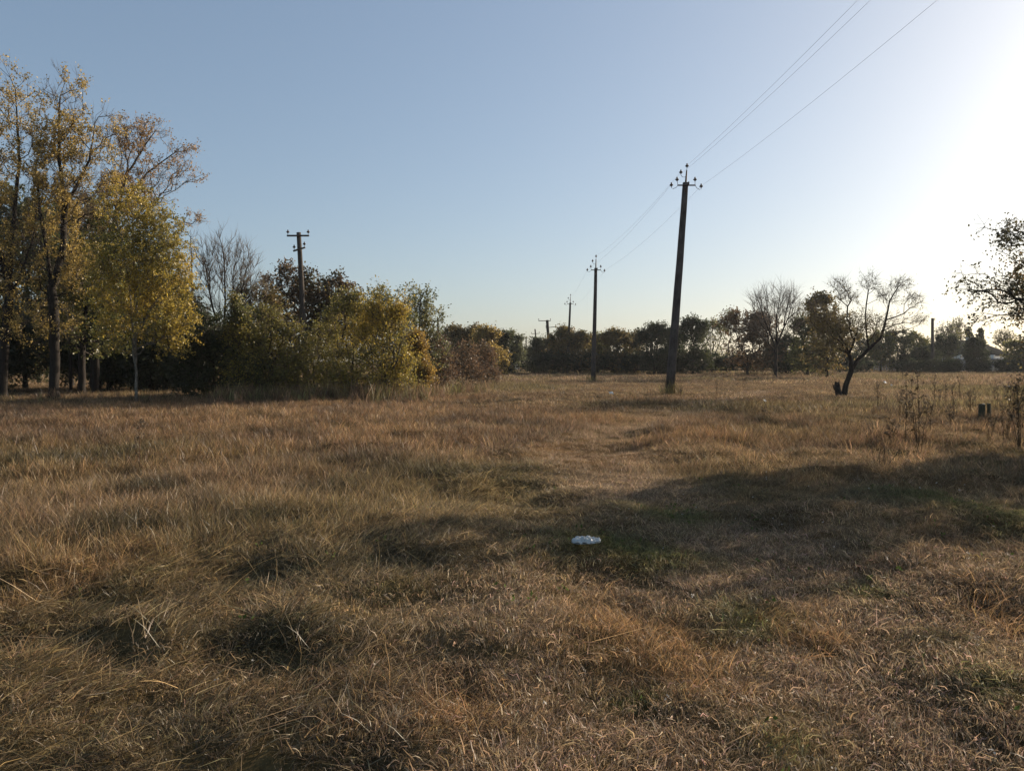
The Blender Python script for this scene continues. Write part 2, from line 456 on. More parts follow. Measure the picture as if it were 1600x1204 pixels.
# leaf palettes (albedo)
BROWN = [(0.21, 0.155, 0.05), (0.33, 0.24, 0.07), (0.45, 0.32, 0.09), (0.15, 0.13, 0.045)]
GOLD = [(0.17, 0.155, 0.04), (0.31, 0.245, 0.05), (0.41, 0.30, 0.055), (0.47, 0.335, 0.06)]
OLIVE = [(0.06, 0.072, 0.026), (0.10, 0.108, 0.034), (0.16, 0.155, 0.045), (0.23, 0.20, 0.055)]
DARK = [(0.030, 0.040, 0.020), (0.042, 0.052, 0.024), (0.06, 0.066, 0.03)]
RUST = [(0.075, 0.052, 0.03), (0.115, 0.072, 0.036), (0.155, 0.095, 0.042), (0.075, 0.066, 0.03)]
GREY = [(0.085, 0.098, 0.05), (0.12, 0.128, 0.06), (0.17, 0.165, 0.06), (0.24, 0.20, 0.06)]
YELLOW = [(0.20, 0.19, 0.04), (0.32, 0.27, 0.045), (0.44, 0.33, 0.05), (0.48, 0.30, 0.045)]
MIXED = [(0.055, 0.06, 0.025), (0.10, 0.085, 0.035), (0.17, 0.12, 0.045), (0.22, 0.17, 0.05)]

def woodland():
    rg = np.random.default_rng(5)
    def ragged(bl):                                   # small shoots over the top of a crown
        out = list(bl); x0, y0, rx, ry = bl[0][:4]
        for q in range(5):
            a = rg.uniform(-1, 1); out.append((x0 + a * rx * 1.05, y0 - ry * math.sqrt(max(0, 1 - a * a)) * rg.uniform(.7, 1.15), rx * rg.uniform(.12, .3), ry * rg.uniform(.18, .42), 1.6))
        return out
    # --- left group, front row
    tree('locust_tree', 'tall brown leaved tree cut by the left picture edge', 'tree', 34, 4,
         [[(6, 560), (14, 470), (18, 380), (30, 250), (24, 140)], [(14, 470), (50, 380), (60, 300)], [(14, 440), (-30, 330), (-40, 200)]],
         [(10, 190, 55, 95), (-50, 260, 60, 130), (30, 330, 60, 90), (0, 430, 60, 70, .7), (-60, 430, 70, 110)], n=760, R=0.19, leaves=11, lsize=0.092, leafkeep=lambda p, r: r.random(len(p)) < np.clip(1.6 - p[:, 2] * .06, .6, 1) * (.55 + .45 * smooth(3.6, 6.0, p[:, 2])) * smooth(.30, .55, vnoise(p[:, 0] + p[:, 1] * .6, p[:, 2], .5, 5)), twigs=4, tlen=0.55, lclump=.02, pal=BROWN, seed=11, bf=.5)
    tree('locust_tree', 'tallest golden brown tree with dark forked trunk beside the yellow tree', 'tree', 33, 84,
         [[(86, 560), (84, 480), (76, 410), (62, 330), (56, 260)], [(82, 455), (100, 380), (100, 320), (92, 240), (94, 150)], [(100, 330), (140, 250), (150, 180)]],
         [(96, 150, 40, 45, .8), (120, 210, 62, 55), (75, 250, 50, 60), (130, 290, 60, 50), (80, 350, 60, 60), (105, 420, 70, 40, 1), (60, 500, 60, 40, .9)], n=800, R=0.20, leaves=11, lsize=0.092, leafkeep=lambda p, r: r.random(len(p)) < np.clip(1.6 - p[:, 2] * .06, .6, 1) * (.55 + .45 * smooth(3.6, 6.0, p[:, 2])) * smooth(.30, .55, vnoise(p[:, 0] + p[:, 1] * .6, p[:, 2], .5, 5)), twigs=4, tlen=0.5, lclump=.02, pal=BROWN, seed=12, bf=.5)
    tree('locust_tree', 'sparse pale brown tree with long branches reaching right above the yellow tree', 'tree', 37, 150,
         [[(150, 560), (152, 470), (165, 390), (185, 320), (200, 260)], [(185, 330), (230, 270), (290, 225)], [(165, 390), (230, 330), (300, 350)], [(200, 270), (235, 215), (258, 185)]],
         [(200, 230, 35, 50, .8), (235, 205, 28, 22, .6), (215, 290, 55, 45), (275, 270, 42, 22, .8), (285, 235, 24, 14, .7), (295, 345, 30, 10, .5), (170, 330, 50, 50)], n=560, R=0.15, leaves=9, lsize=0.085, leafkeep=lambda p, r: r.random(len(p)) < .15 + .85 * smooth(.30, .6, vnoise(p[:, 0] + p[:, 1] * .6, p[:, 2], .5, 6)), twigs=4, tlen=0.5, pal=[(0.30, 0.19, 0.08), (0.36, 0.24, 0.11), (0.24, 0.15, 0.06)], seed=13, bf=.55)
    tree('birch_tree', 'yellow leaved slender tree with thin pale twin stem', 'tree', 30.5, 213,
         [[(213, 560), (211, 470), (208, 380), (205, 300)], [(214, 600), (208, 540), (203, 450), (190, 380)], [(211, 480), (240, 400), (262, 330)]],
         [(205, 330, 50, 40, .8), (215, 400, 72, 55), (255, 420, 48, 75, 1.2), (180, 440, 40, 50, .7), (225, 490, 75, 55, .9), (265, 510, 38, 45), (190, 530, 45, 30, .5), (240, 360, 45, 40)], n=900, R=0.06, leaves=13, lsize=0.085, twigs=3, tlen=0.5, pal=GOLD, seed=14, bark='pale_bark', bf=.5, droop=.2, r0=.006, twig_col=(.2, .17, .13))
    tree('leafy_tree', 'dull green tree standing between golden brown tree and yellow tree', 'tree', 36, 128,
         [[(128, 560), (132, 480), (140, 400)], [(132, 490), (160, 430), (170, 380)]],
         [(150, 410, 55, 70), (110, 460, 45, 60), (150, 500, 55, 60), (175, 360, 30, 40, .6)], n=480, R=0.16, leaves=8, lsize=0.13, twigs=3, tlen=.5, pal=OLIVE, seed=15)
    # --- left group, shaded back rows
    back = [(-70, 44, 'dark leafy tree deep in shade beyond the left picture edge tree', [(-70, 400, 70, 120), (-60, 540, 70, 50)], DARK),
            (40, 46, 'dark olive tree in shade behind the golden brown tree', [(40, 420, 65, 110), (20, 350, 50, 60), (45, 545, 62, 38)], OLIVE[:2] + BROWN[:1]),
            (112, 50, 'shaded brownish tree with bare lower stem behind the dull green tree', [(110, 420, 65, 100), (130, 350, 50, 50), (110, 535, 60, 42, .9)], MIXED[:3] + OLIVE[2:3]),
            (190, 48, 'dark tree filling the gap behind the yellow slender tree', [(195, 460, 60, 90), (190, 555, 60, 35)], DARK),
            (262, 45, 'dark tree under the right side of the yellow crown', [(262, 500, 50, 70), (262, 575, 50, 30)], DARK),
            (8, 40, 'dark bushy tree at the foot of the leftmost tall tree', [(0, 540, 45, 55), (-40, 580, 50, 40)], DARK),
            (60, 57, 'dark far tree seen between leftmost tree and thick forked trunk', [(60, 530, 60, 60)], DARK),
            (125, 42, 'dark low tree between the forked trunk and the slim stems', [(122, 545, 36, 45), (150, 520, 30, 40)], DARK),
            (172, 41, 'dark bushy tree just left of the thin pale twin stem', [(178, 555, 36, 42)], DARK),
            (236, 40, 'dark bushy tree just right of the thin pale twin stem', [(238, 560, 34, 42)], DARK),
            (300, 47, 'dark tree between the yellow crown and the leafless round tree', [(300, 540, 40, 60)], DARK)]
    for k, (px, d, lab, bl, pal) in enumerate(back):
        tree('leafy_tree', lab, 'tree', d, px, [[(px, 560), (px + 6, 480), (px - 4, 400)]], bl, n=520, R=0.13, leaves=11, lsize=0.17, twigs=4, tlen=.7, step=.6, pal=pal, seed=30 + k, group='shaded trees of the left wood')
    # slim dark stems
    for k, (px, d, top, lab) in enumerate([(110, 38, 420, 'slim dark stem just right of the thick forked trunk'), (143, 39, 400, 'slim dark stem left of its close twin behind the grass'),
                                           (156, 40.5, 410, 'slim dark stem right of its close twin behind the grass'), (298, 40, 360, 'thin bare whip of a tree between yellow crown and bare tree')]):
        tree('young_tree', lab, 'tree', d, px, [[(px, 560), (px + 3, 490), (px, top)]], [(px, top + 40, 18, 50), (px + 5, top + 90, 22, 40)], n=60, R=0.075 if px != 298 else .05, leaves=2 if px != 298 else 0, lsize=.13, pal=MIXED, seed=50 + k, twigs=2, group='slim stems in the left wood')
    tree('bare_tree', 'rounded leafless tree with upright twigs left of the wooden looking power pole', 'tree', 36, 352,
         [[(352, 590), (350, 545)], [(350, 545), (330, 470), (318, 400)], [(350, 545), (352, 470), (350, 390)], [(350, 545), (372, 480), (385, 420)], [(350, 550), (390, 500), (408, 470)], [(350, 548), (315, 490), (305, 430)]],
         [(350, 430, 52, 70, 1), (330, 410, 26, 45), (375, 420, 30, 45), (390, 460, 30, 50), (350, 500, 60, 40, .8)], n=460, bf=.75, R=0.10, leaves=0, twigs=4, tlen=.62, up=.75, droop=-.05, tr0=.0075, seed=61, wob=.06, twig_col=(.12, .095, .085))
    tree('bush', 'dark green bush at the foot of the leafless round tree', 'bush', 33.5, 335,
         [[(335, 600), (333, 560)], [(335, 605), (305, 570)], [(335, 605), (370, 570)]],
         [(330, 540, 45, 45), (300, 575, 38, 40), (370, 560, 40, 50), (345, 595, 60, 25)], n=430, R=.08, leaves=9, lsize=.13, twigs=3, tlen=.42, pal=DARK, seed=62)
    tree('bush', 'olive brown tall bush just left of the double armed power pole', 'bush', 37, 405,
         [[(405, 590), (405, 530), (402, 480)], [(405, 580), (430, 530)], [(405, 585), (385, 540)]],
         [(400, 480, 38, 40), (425, 500, 30, 45), (395, 540, 45, 45), (430, 560, 45, 40)], n=430, R=.09, leaves=8, lsize=.12, twigs=3, tlen=.45, pal=MIXED, seed=63)
    tree('leafy_tree', 'dark rusty brown tree standing behind the double armed power pole', 'tree', 47, 462,
         [[(462, 580), (462, 500), (455, 450)], [(462, 540), (485, 480)]],
         ragged([(455, 455, 38, 30), (480, 470, 35, 40), (440, 490, 35, 40), (470, 530, 50, 45)]), n=380, R=.12, leaves=6, lsize=.15, twigs=4, tlen=.6, pal=MIXED[:2] + RUST, seed=64, aspect=.7)
    tree('leafy_tree', 'rusty brown tree right of the double armed power pole', 'tree', 46, 530,
         [[(530, 580), (525, 510), (520, 465)], [(528, 540), (552, 490)]],
         ragged([(515, 465, 34, 25), (540, 480, 32, 32), (500, 495, 35, 35), (530, 520, 45, 45)]), n=380, R=.12, leaves=6, lsize=.15, twigs=4, tlen=.6, pal=MIXED[:2] + RUST, seed=65, aspect=.7)
    tree('willow', 'grey green loose bush with upright shoots right of the rusty tree', 'bush', 39, 600,
         [[(600, 590), (598, 530), (592, 470)], [(600, 585), (625, 520), (628, 475)], [(600, 585), (575, 520)]],
         [(592, 490, 34, 40), (575, 520, 25, 40), (622, 500, 30, 45), (600, 550, 50, 45)], n=420, R=.1, leaves=8, lsize=.115, twigs=3, tlen=.5, up=.6, pal=GREY, seed=66)
    tree('willow', 'grey green bush with the highest shoots at the right end of the thicket', 'bush', 41, 655,
         [[(655, 590), (655, 520), (657, 455)], [(655, 580), (675, 520)], [(655, 580), (640, 520)]],
         [(657, 470, 20, 32, .8), (670, 500, 22, 40), (645, 510, 28, 45), (660, 555, 38, 40)], n=360, R=.09, leaves=6, lsize=.115, twigs=3, tlen=.5, up=.6, pal=GREY, seed=67)
    # yellow front bushes
    for k, (px, d, bl, lab, pal) in enumerate([
        (372, 32.5, [(372, 545, 14, 55), (378, 580, 22, 35)], 'narrow yellow green bush beside the dark green bush', GOLD[:2] + OLIVE[1:3]),
        (425, 33.5, [(412, 545, 36, 46), (440, 588, 45, 32), (400, 520, 20, 40, .6), (420, 604, 55, 15, 1.5)], 'olive yellow bush in front of the olive brown bush', OLIVE[1:] + GOLD[:1]),
        (490, 34, [(485, 545, 42, 34), (508, 565, 50, 42), (465, 585, 50, 35), (528, 505, 16, 32, .5), (490, 602, 50, 16, 1.5)], 'broad yellow green bush in front of the double armed power pole', OLIVE[2:] + GOLD[:2]),
        (550, 33, [(548, 525, 34, 48), (565, 575, 45, 40), (530, 585, 40, 35), (575, 490, 14, 35, .5), (555, 602, 45, 16, 1.5)], 'yellow green bush between the broad bush and the bright yellow bush', OLIVE[2:] + GOLD[:3]),
        (608, 32, [(605, 535, 36, 50), (622, 570, 30, 32), (598, 495, 16, 45, .6), (630, 500, 12, 35, .4), (612, 600, 38, 17, 1.5)], 'brightest yellow bush at the right front of the thicket', GOLD),
        (648, 34, [(650, 560, 11, 22), (655, 588, 15, 16)], 'small orange bush right of the brightest yellow bush', [(0.26, .17, .045), (.32, .21, .05), (.18, .15, .05)])]):
        tree('bush', lab, 'bush', d, px, [[(px, 605), (px, 575)], [(px, 608), (px - 15, 580)], [(px, 608), (px + 15, 580)]], (ragged(bl) if px in (425, 490) else ragged(ragged(bl))), n=460, R=.055, leaves=6, lsize=.09, twigs=4, tlen=.55, up=.75, pal=pal, seed=70 + k, group='yellowing bushes along the thicket edge')
    for k, (px, d, bl, lab) in enumerate([(682, 42, [(682, 555, 22, 35), (690, 580, 30, 25)], 'dead brown shrub right of the grey green thicket'),
                                          (722, 46, [(722, 562, 26, 28), (728, 585, 34, 18)], 'dead brown shrub in the middle of the brown scrub'),
                                          (756, 52, [(755, 565, 20, 28), (762, 585, 22, 15)], 'last dead brown shrub before the open field')]):
        tree('bush', lab, 'bush', d, px, [[(px, 600), (px, 580)], [(px, 602), (px - 12, 580)], [(px, 602), (px + 14, 580)]], bl, n=240, R=.04, leaves=4, lsize=.1, twigs=4, tlen=.5, up=.6, pal=[(.12, .07, .04), (.16, .1, .055), (.10, .075, .045)], seed=80 + k, group='dead brown shrubs', twig_col=(.13, .085, .06))

    # --- middle distance
    far = [  # px, d, name, label, blobs, palette, leaf size
        (705, 100, 'leafy_tree', 'dark brown tree left of the tall narrow poplar', [(706, 545, 22, 25), (700, 570, 24, 20)], MIXED),
        (728, 96, 'leafy_tree', 'dark olive tree in front of the tall narrow poplar', [(726, 535, 18, 18), (730, 560, 26, 26)], MIXED),
        (768, 92, 'leafy_tree', 'orange brown tree right of the tall narrow poplar', [(762, 540, 18, 18), (770, 565, 22, 25)], BROWN[:3] + [(.10, .085, .04)]),
        (787, 98, 'leafy_tree', 'small dark tree left of the round green tree', [(784, 550, 12, 22), (788, 572, 16, 14)], DARK),
        (800, 118, 'leafy_tree', 'round olive green tree beyond the open field', [(797, 540, 16, 15), (808, 552, 10, 14), (795, 562, 14, 12)], GREY[:3]),
        (828, 125, 'leafy_tree', 'low dark tree behind the leaning far poles', [(828, 562, 18, 14), (832, 575, 22, 10)], DARK),
        (850, 105, 'leafy_tree', 'low dark bushy tree left of the short thick pole', [(850, 555, 22, 18), (850, 575, 24, 12)], DARK + MIXED[:1]),
        (880, 102, 'leafy_tree', 'brown topped hedge tree behind the leaning pole', [(880, 535, 16, 16), (878, 562, 22, 22)], MIXED),
        (905, 100, 'leafy_tree', 'yellowish hedge tree just left of the second power pole', [(902, 540, 18, 14), (908, 565, 22, 20)], MIXED),
        (935, 104, 'leafy_tree', 'olive hedge tree behind the second power pole', [(936, 545, 17, 14), (938, 566, 22, 18)], OLIVE),
        (962, 100, 'leafy_tree', 'brownish hedge tree right of the second power pole', [(962, 535, 18, 12), (964, 562, 22, 22)], MIXED),
        (992, 103, 'leafy_tree', 'yellow tipped hedge tree halfway between the two nearest power poles', [(992, 540, 16, 14), (994, 566, 22, 18)], MIXED),
        (1022, 94, 'leafy_tree', 'dark rounded tree left of the nearest power pole', [(1022, 530, 17, 16), (1026, 562, 24, 24)], DARK),
        (1052, 98, 'leafy_tree', 'dark tree directly behind the nearest power pole', [(1050, 535, 17, 14), (1052, 564, 24, 22)], DARK),
        (1083, 95, 'leafy_tree', 'dark rounded tree right of the nearest power pole', [(1084, 522, 17, 17), (1086, 560, 24, 25)], DARK + OLIVE[:1]),
        (1112, 108, 'leafy_tree', 'loose twiggy tree between dark rounded tree and red brown tree', [(1112, 528, 16, 22), (1112, 565, 20, 20)], OLIVE),
        (1135, 112, 'leafy_tree', 'thin upright grey tree just left of the red brown tree', [(1136, 515, 13, 24), (1132, 562, 20, 24)], OLIVE),
        (1168, 86, 'leafy_tree', 'red brown broad tree behind the leafless fan tree', [(1165, 520, 32, 26), (1190, 520, 25, 28), (1175, 555, 42, 25)], RUST[:3]),
        (1228, 98, 'leafy_tree', 'dark low tree under the leafless fan tree', [(1228, 558, 22, 22), (1230, 572, 22, 12)], DARK),
        (1262, 90, 'leafy_tree', 'dark olive tree left of the leaning fruit tree', [(1262, 525, 18, 25), (1262, 562, 25, 22)], OLIVE[:3]),
        (1292, 76, 'leafy_tree', 'yellow olive tree close behind the leaning fruit tree', [(1285, 500, 22, 30), (1305, 520, 28, 30), (1290, 555, 32, 28)], MIXED),
    ]
    for k, (px, d, nm, lab, bl, pal) in enumerate(far):
        tree(nm, lab, 'tree', d, px, [[(px, 575), (px, 555)]], ragged(ragged(bl)), n=270, R=.15, leaves=2 if px in (1112, 1135) else 9, lsize=.21, twigs=4, tlen=.95, step=.9, pal=pal, seed=100 + k, tr0=.012, r0=.014, trunk_sides=5, aspect=.7, group='trees across the far edge of the field')
    # the dark overgrown hedge in front of them
    hx = np.arange(842, 1345, 9.0)
    tree('hedge', 'long dark overgrown hedge along the far edge of the field behind the poles', 'hedge', 99, 1090, [[(1090, 577)], [(1090, 578), (960, 578), (842, 578)], [(1090, 578), (1220, 578), (1340, 578)]],
         [(float(q), 566 + 3 * math.sin(q * .37), 8, 13 + 3.0 * math.sin(q * .11)) for q in hx], n=1250, R=.1, leaves=8, lsize=.2, twigs=4, tlen=.7, step=.9, bf=.9, pal=DARK[:2], seed=139, tr0=.01, r0=.012, aspect=.7)
    tree('poplar_tree', 'tall narrow brown poplar spire rising over the brown trees', 'tree', 135, 747, [[(747, 560), (747, 520)]], [(747, 525, 7, 18), (746, 550, 11, 20)], n=200, R=.2, leaves=9, lsize=.32, tlen=.8, step=.9, pal=[(.10, .075, .045), (.13, .095, .05)], seed=140, tr0=.012, r0=.015)
    tree('bare_tree', 'leafless fan shaped tree standing alone in front of the red brown tree', 'tree', 77, 1212,
         [[(1212, 570), (1213, 535)], [(1213, 545), (1195, 500), (1182, 460)], [(1213, 540), (1214, 490), (1222, 450)], [(1213, 540), (1232, 495), (1242, 460)], [(1213, 550), (1180, 515)]],
         [(1212, 470, 38, 28), (1190, 475, 22, 30), (1235, 475, 20, 30), (1212, 505, 45, 25)], n=330, bf=.8, R=.16, leaves=0, twigs=4, tlen=1.1, up=.5, droop=-.03, tr0=.010, r0=.014, seed=141, wob=.05, twig_col=(.13, .1, .085))
    tree('fruit_tree', 'gnarled leaning fruit tree with dark forked trunk and few leaves', 'tree', 37, 1318,
         [[(1322, 600), (1330, 580), (1340, 562), (1358, 545), (1376, 528), (1385, 505)], [(1333, 575), (1326, 552), (1330, 545)],
          [(1376, 528), (1384, 500), (1390, 470), (1402, 450)], [(1372, 533), (1400, 522), (1425, 512)],
          [(1326, 556), (1322, 540), (1312, 525)], [(1385, 500), (1412, 490)], [(1358, 548), (1354, 520), (1352, 495), (1346, 478), (1335, 460)], [(1352, 490), (1356, 460), (1360, 440)], [(1352, 497), (1325, 492), (1300, 482)], [(1354, 505), (1372, 488)]],
         [(1312, 446, 14, 11), (1326, 464, 20, 15), (1360, 442, 15, 13), (1384, 462, 18, 15), (1408, 444, 17, 11), (1426, 470, 16, 13), (1430, 500, 18, 9), (1268, 482, 15, 14), (1290, 500, 26, 18), (1303, 530, 32, 24, .8), (1345, 508, 36, 22, .8), (1392, 502, 24, 18, .5)],
         n=680, bf=.42, R=.13, leaves=4, lsize=.08, twigs=5, tlen=.5, up=.12, tr0=.0052, r0=.006, seed=142, wob=.28, pal=[(.10, .085, .035), (.15, .12, .05), (.07, .07, .03)],
         leafkeep=lambda p, r: r.random(len(p)) < np.clip(1.1 - (p[:, 2] - 1.8) * 0.33 - np.clip(p[:, 0] - 16.6, 0, 9) * .25, .06, 1))
    # --- right far row
    rr = [(1345, 122, 'dark tree seen through the left fork of the fruit tree', [(1345, 555, 24, 22)], DARK), (1376, 118, 'dark thin tree in front of the white picket fence', [(1376, 545, 18, 18), (1378, 562, 16, 10)], OLIVE),
          (1402, 120, 'bushy dark tree right of the white picket fence', [(1402, 540, 18, 20), (1405, 565, 20, 15)], DARK), (1430, 124, 'dark tree left of the lone right pole', [(1430, 545, 18, 18), (1430, 568, 20, 14)], OLIVE),
          (1447, 116, 'low dark bush left beside the lone right pole', [(1445, 562, 16, 16)], DARK), (1478, 122, 'bushy dark tree right of the lone right pole', [(1476, 548, 18, 20), (1478, 570, 18, 11)], DARK),
          (1524, 112, 'dark leafy tree between the two white house walls', [(1524, 552, 14, 16), (1530, 570, 16, 11)], DARK), (1590, 118, 'dark tree at the right end of the far row', [(1590, 555, 20, 16), (1592, 570, 22, 12)], OLIVE),
          (1625, 116, 'dark tree just beyond the right picture edge', [(1625, 545, 22, 24), (1625, 568, 22, 14)], DARK)]
    for k, (px, d, lab, bl, pal) in enumerate(rr):
        tree('leafy_tree', lab, 'tree', d, px, [[(px, 575), (px, 558)]], ragged(bl), n=230, R=.14, leaves=9, lsize=.21, twigs=4, tlen=.9, step=.9, pal=pal, seed=160 + k, tr0=.012, r0=.015, trunk_sides=5, aspect=.75, group='trees along the right far edge')
    for k, (px, w, lab) in enumerate([(1340, 22, 'low dark bush right behind the fruit tree trunk'), (1425, 20, 'low dark bush midway between picket fence and lone right pole'), (1466, 18, 'low dark bush at the foot right of the lone right pole'), (1488, 14, 'low dark bush before the left end of the white house'),
                                      (1526, 20, 'low dark bush between the white shed and the cream shed'), (1572, 16, 'low dark bush right of the cream shed'), (1600, 18, 'low dark bush at the right picture edge of the far row')]):
        tree('bush', lab, 'bush', 111, px, [[(px, 579), (px, 575)]], ragged([(px, 575, w, 8)]), n=110, R=.05, leaves=9, lsize=.2, twigs=4, tlen=.6, step=.7, pal=DARK, seed=210 + k, tr0=.01, r0=.012, trunk_sides=5, group='low bushes along the right far edge')
    for k, (px, d, lab, bl) in enumerate([(1480, 150, 'faint bare tree left of the two dark spires', [(1480, 525, 16, 20)]), (1497, 155, 'faint bare tree close left of the first dark spire', [(1496, 520, 14, 22)]), (1572, 150, 'faint bare tree right of the dark spires', [(1570, 532, 16, 16)])]):
        tree('bare_tree', lab, 'tree', d, px, [[(px, 565), (px, 545)]], bl, n=150, R=.16, leaves=1, lsize=.3, twigs=4, tlen=1.2, up=.5, step=1.0, pal=OLIVE, seed=180 + k, tr0=.02, r0=.02, bf=.7, group='bare trees behind the right houses')
    for k, (px, lab) in enumerate([(1514, 'dark narrow spire tree, left one of two behind the dark hip roof'), (1532, 'dark narrow spire tree, right one of two behind the dark hip roof')]):
        tree('cypress_tree', lab, 'tree', 165, px, [[(px, 560), (px, 535)]], [(px, 528, 4.5, 15), (px, 545, 6, 15)], n=170, R=.16, leaves=9, lsize=.34, twigs=3, tlen=.5, step=.9, up=.9, pal=DARK, seed=190 + k, tr0=.012, r0=.015, group='dark spire trees')
    # --- the near tree at the right picture edge, trunk outside the frame; it throws the broad shadow
    tree('fruit_tree', 'near overhanging tree with leafy drooping branches at the right picture edge', 'tree', 14.6, 1735,
         [[(1732, 620), (1722, 540), (1715, 470), (1722, 400), (1730, 320)], [(1716, 480), (1660, 420), (1600, 425), (1550, 440)], [(1722, 420), (1660, 350), (1610, 345)],
          [(1722, 520), (1670, 490), (1620, 480)], [(1718, 460), (1790, 390), (1850, 380)], [(1720, 440), (1740, 360, 1.2), (1760, 300, 1.8)], [(1718, 460), (1700, 420, -1.2), (1690, 380, -1.9)]],
         [(1590, 362, 60, 24), (1615, 375, 60, 30), (1555, 450, 58, 26, 1), (1522, 440, 28, 26, .5), (1535, 492, 24, 18, .8), (1600, 470, 50, 38), (1700, 370, 70, 45), (1740, 430, 90, 85), (1710, 440, 70, 75), (1655, 560, 45, 60, 1), (1740, 560, 80, 70, .9), (1800, 470, 60, 80),
          (1710, 430, 60, 75, .8, 1.5), (1720, 440, 70, 75, .8, -1.5), (1625, 605, 22, 36, .7), (1618, 520, 16, 22, .5)],
         n=1500, bf=.5, step=.25, R=.17, leaves=12, lsize=.055, leafkeep=lambda p, r: r.random(len(p)) < np.where(p[:, 0] < 9.95, .24, np.where(p[:, 0] < 10.6, .5, 1)), twigs=3, tlen=.3, up=-.05, droop=.45, tr0=.0035, r0=.0045, seed=200, wob=.15, pal=[(.06, .06, .028), (.09, .085, .035), (.13, .11, .045), (.19, .12, .05)])
woodland()

# ------------------------------------------------------------------ power poles
def insulator_mb(p):
    mb = MB()
    K = 1.3
    mb.lathe([(a_ * K, b_ * K) for a_, b_ in [(0.0, .10), (.018, .105), (.03, .09), (.03, .07), (.022, .055), (.05, .035), (.075, .0), (.06, -.012), (.03, .0), (.028, -.05), (.0, -.05)]], p, 12)
    return mb
def hook_line(a, b):                                # a bent steel hook from the arm to an insulator
    a = np.asarray(a, float); b = np.asarray(b, float)
    out = [a, a * .7 + b * .3 + np.array([0, 0, -.12]), a * .25 + b * .75 + np.array([0, 0, -.17]), b + np.array([0, 0, -.13]), b + np.array([0, 0, -.03])]
    return out
WIRES = []
def hooked_pole(label, d, base, top, spread, w0, w1, spike, seed, six=True, depth_lean=0.0):
    """concrete pole with steel spike, cross rod and insulators; base and top are photo pixels"""
    b = at(base[0], base[1], d); b[2] = float(gz(b[0], b[1])) - .1
    t = at(top[0], top[1], d) + np.array([0, depth_lean, 0])
    root = thing('utility_pole', label, 'utility pole', b, 0, 'concrete power poles with hooked insulators')
    ax = t - b; L = np.linalg.norm(ax); ax = ax / L
    mb = MB()
    f = np.linspace(0, 1, 9)[:, None]
    mb.tube(ax * L * f + np.random.default_rng(seed).normal(size=(9, 3)) * .006, (w0 + (w1 - w0) * f[:, 0]) * .7071, 4)
    mb.build('pole', M['concrete'], root)
    tp = ax * L
    sp = MB(); sp.tube([tp - ax * .5 + [.0, -w1 * .55, 0], tp + ax * .1, tp + ax * spike], [.045, .05, .032], 8); sp.build('spike', M['steel'], root)
    arm = MB(); z = -.16
    arm.box(tp + [-spread, -w1 * .5 - .052, z - .03], tp + [spread, -w1 * .5 - .005, z + .03]); arm.build('crossarm', M['steel'], root)
    band = MB(); band.box(tp + [w1 * .38, -w1 * .5 - .02, -.1], tp + [w1 * .62, w1 * .4, .02]); band.build('clamp', M['steel'], root)
    y = -w1 * .5 - .03
    pts = [(tp + ax * (spike - .02), tp + ax * (spike + .2)),
           (tp + ax * (spike * .55), tp + ax * (spike * .55) + [-.27, -.02, .16]),
           (tp + [-spread + .02, y, z], tp + [-spread - .02, y, z + .27]),
           (tp + [-spread + .02, y, z], tp + [-spread - .30, y, z + .0]),
           (tp + [spread - .02, y, z], tp + [spread - .02, y, z + .27]),
           (tp + [spread - .02, y, z], tp + [spread + .28, y, z - .06])]
    if not six: pts = [pts[0], pts[1], pts[3], pts[5]]
    for a, c in pts:
        h = MB()
        if abs(a[0] - c[0]) < .08: h.tube([a, c - [0, 0, .03]], .012, 6)
        else: h.tube(hook_line(a, c), .012, 6)
        h.build('hook', M['steel'], root)
        insulator_mb(c).build('insulator', M['porcelain'], root, True)
    ins = [b + c for a, c in pts]
    return root, dict(top=ins[0] + [0, 0, .03], hook=ins[1] + [0, 0, .03], left=(ins[3] if six else ins[2]) + [0, 0, .03], left_in=(ins[2] + [0, 0, .03]), right_in=(ins[4] if six else ins[3]) + [0, 0, .03], right=ins[-1] + [0, 0, .03])

_, PA = hooked_pole('nearest tall concrete power pole leaning right with six hooked insulators', 37.6, (1046, 617), (1073, 284), .44, .38, .235, .62, 1, depth_lean=.2)
_, PB = hooked_pole('second power pole standing upright in front of the long hedge', 62, (927, 598), (931, 419), .40, .34, .22, .75, 2)
_, PC = hooked_pole('third slim power pole leaning right, between the second pole and the short thick pole', 100, (886, 577), (891, 473), .40, .34, .22, .80, 3)

def arm_pole(label, d, base, top, w0, w1, arms, group, seed, mat='old_wood'):
    """pole with straight wooden cross arms: arms = (metres under the top, half length left, right, tilt)"""
    b = at(base[0], base[1], d); b[2] = float(gz(b[0], b[1])) - .1
    t = at(top[0], top[1], d)
    root = thing('utility_pole', label, 'utility pole', b, 0, group)
    ax = t - b; L = np.linalg.norm(ax); ax = ax / L
    mb = MB(); f = np.linspace(0, 1, 8)[:, None]
    mb.tube(ax * L * f + np.random.default_rng(seed).normal(size=(8, 3)) * .008, (w0 + (w1 - w0) * f[:, 0]) * .5, 10); mb.build('pole', M[mat], root)
    for dn, l, r_, tilt in arms:
        c = ax * (L - dn) + [0, -w1 * .5 - .05, 0]
        am = MB(); am.tube([c + [-l, 0, -l * tilt], c + [0, 0, 0], c + [r_, 0, r_ * tilt]], .062, 4); am.build('crossarm', M[mat], root)
        for e in (-l + .05, r_ - .05):
            p = c + [e, 0, e * tilt]
            pn = MB(); pn.tube([p, p + [0, 0, .16]], .012, 6); pn.build('pin', M['steel'], root)
            insulator_mb(p + [0, 0, .2]).build('insulator', M['porcelain'], root, True)
    return root, b + ax * L
G2 = 'old poles with straight crossarms'
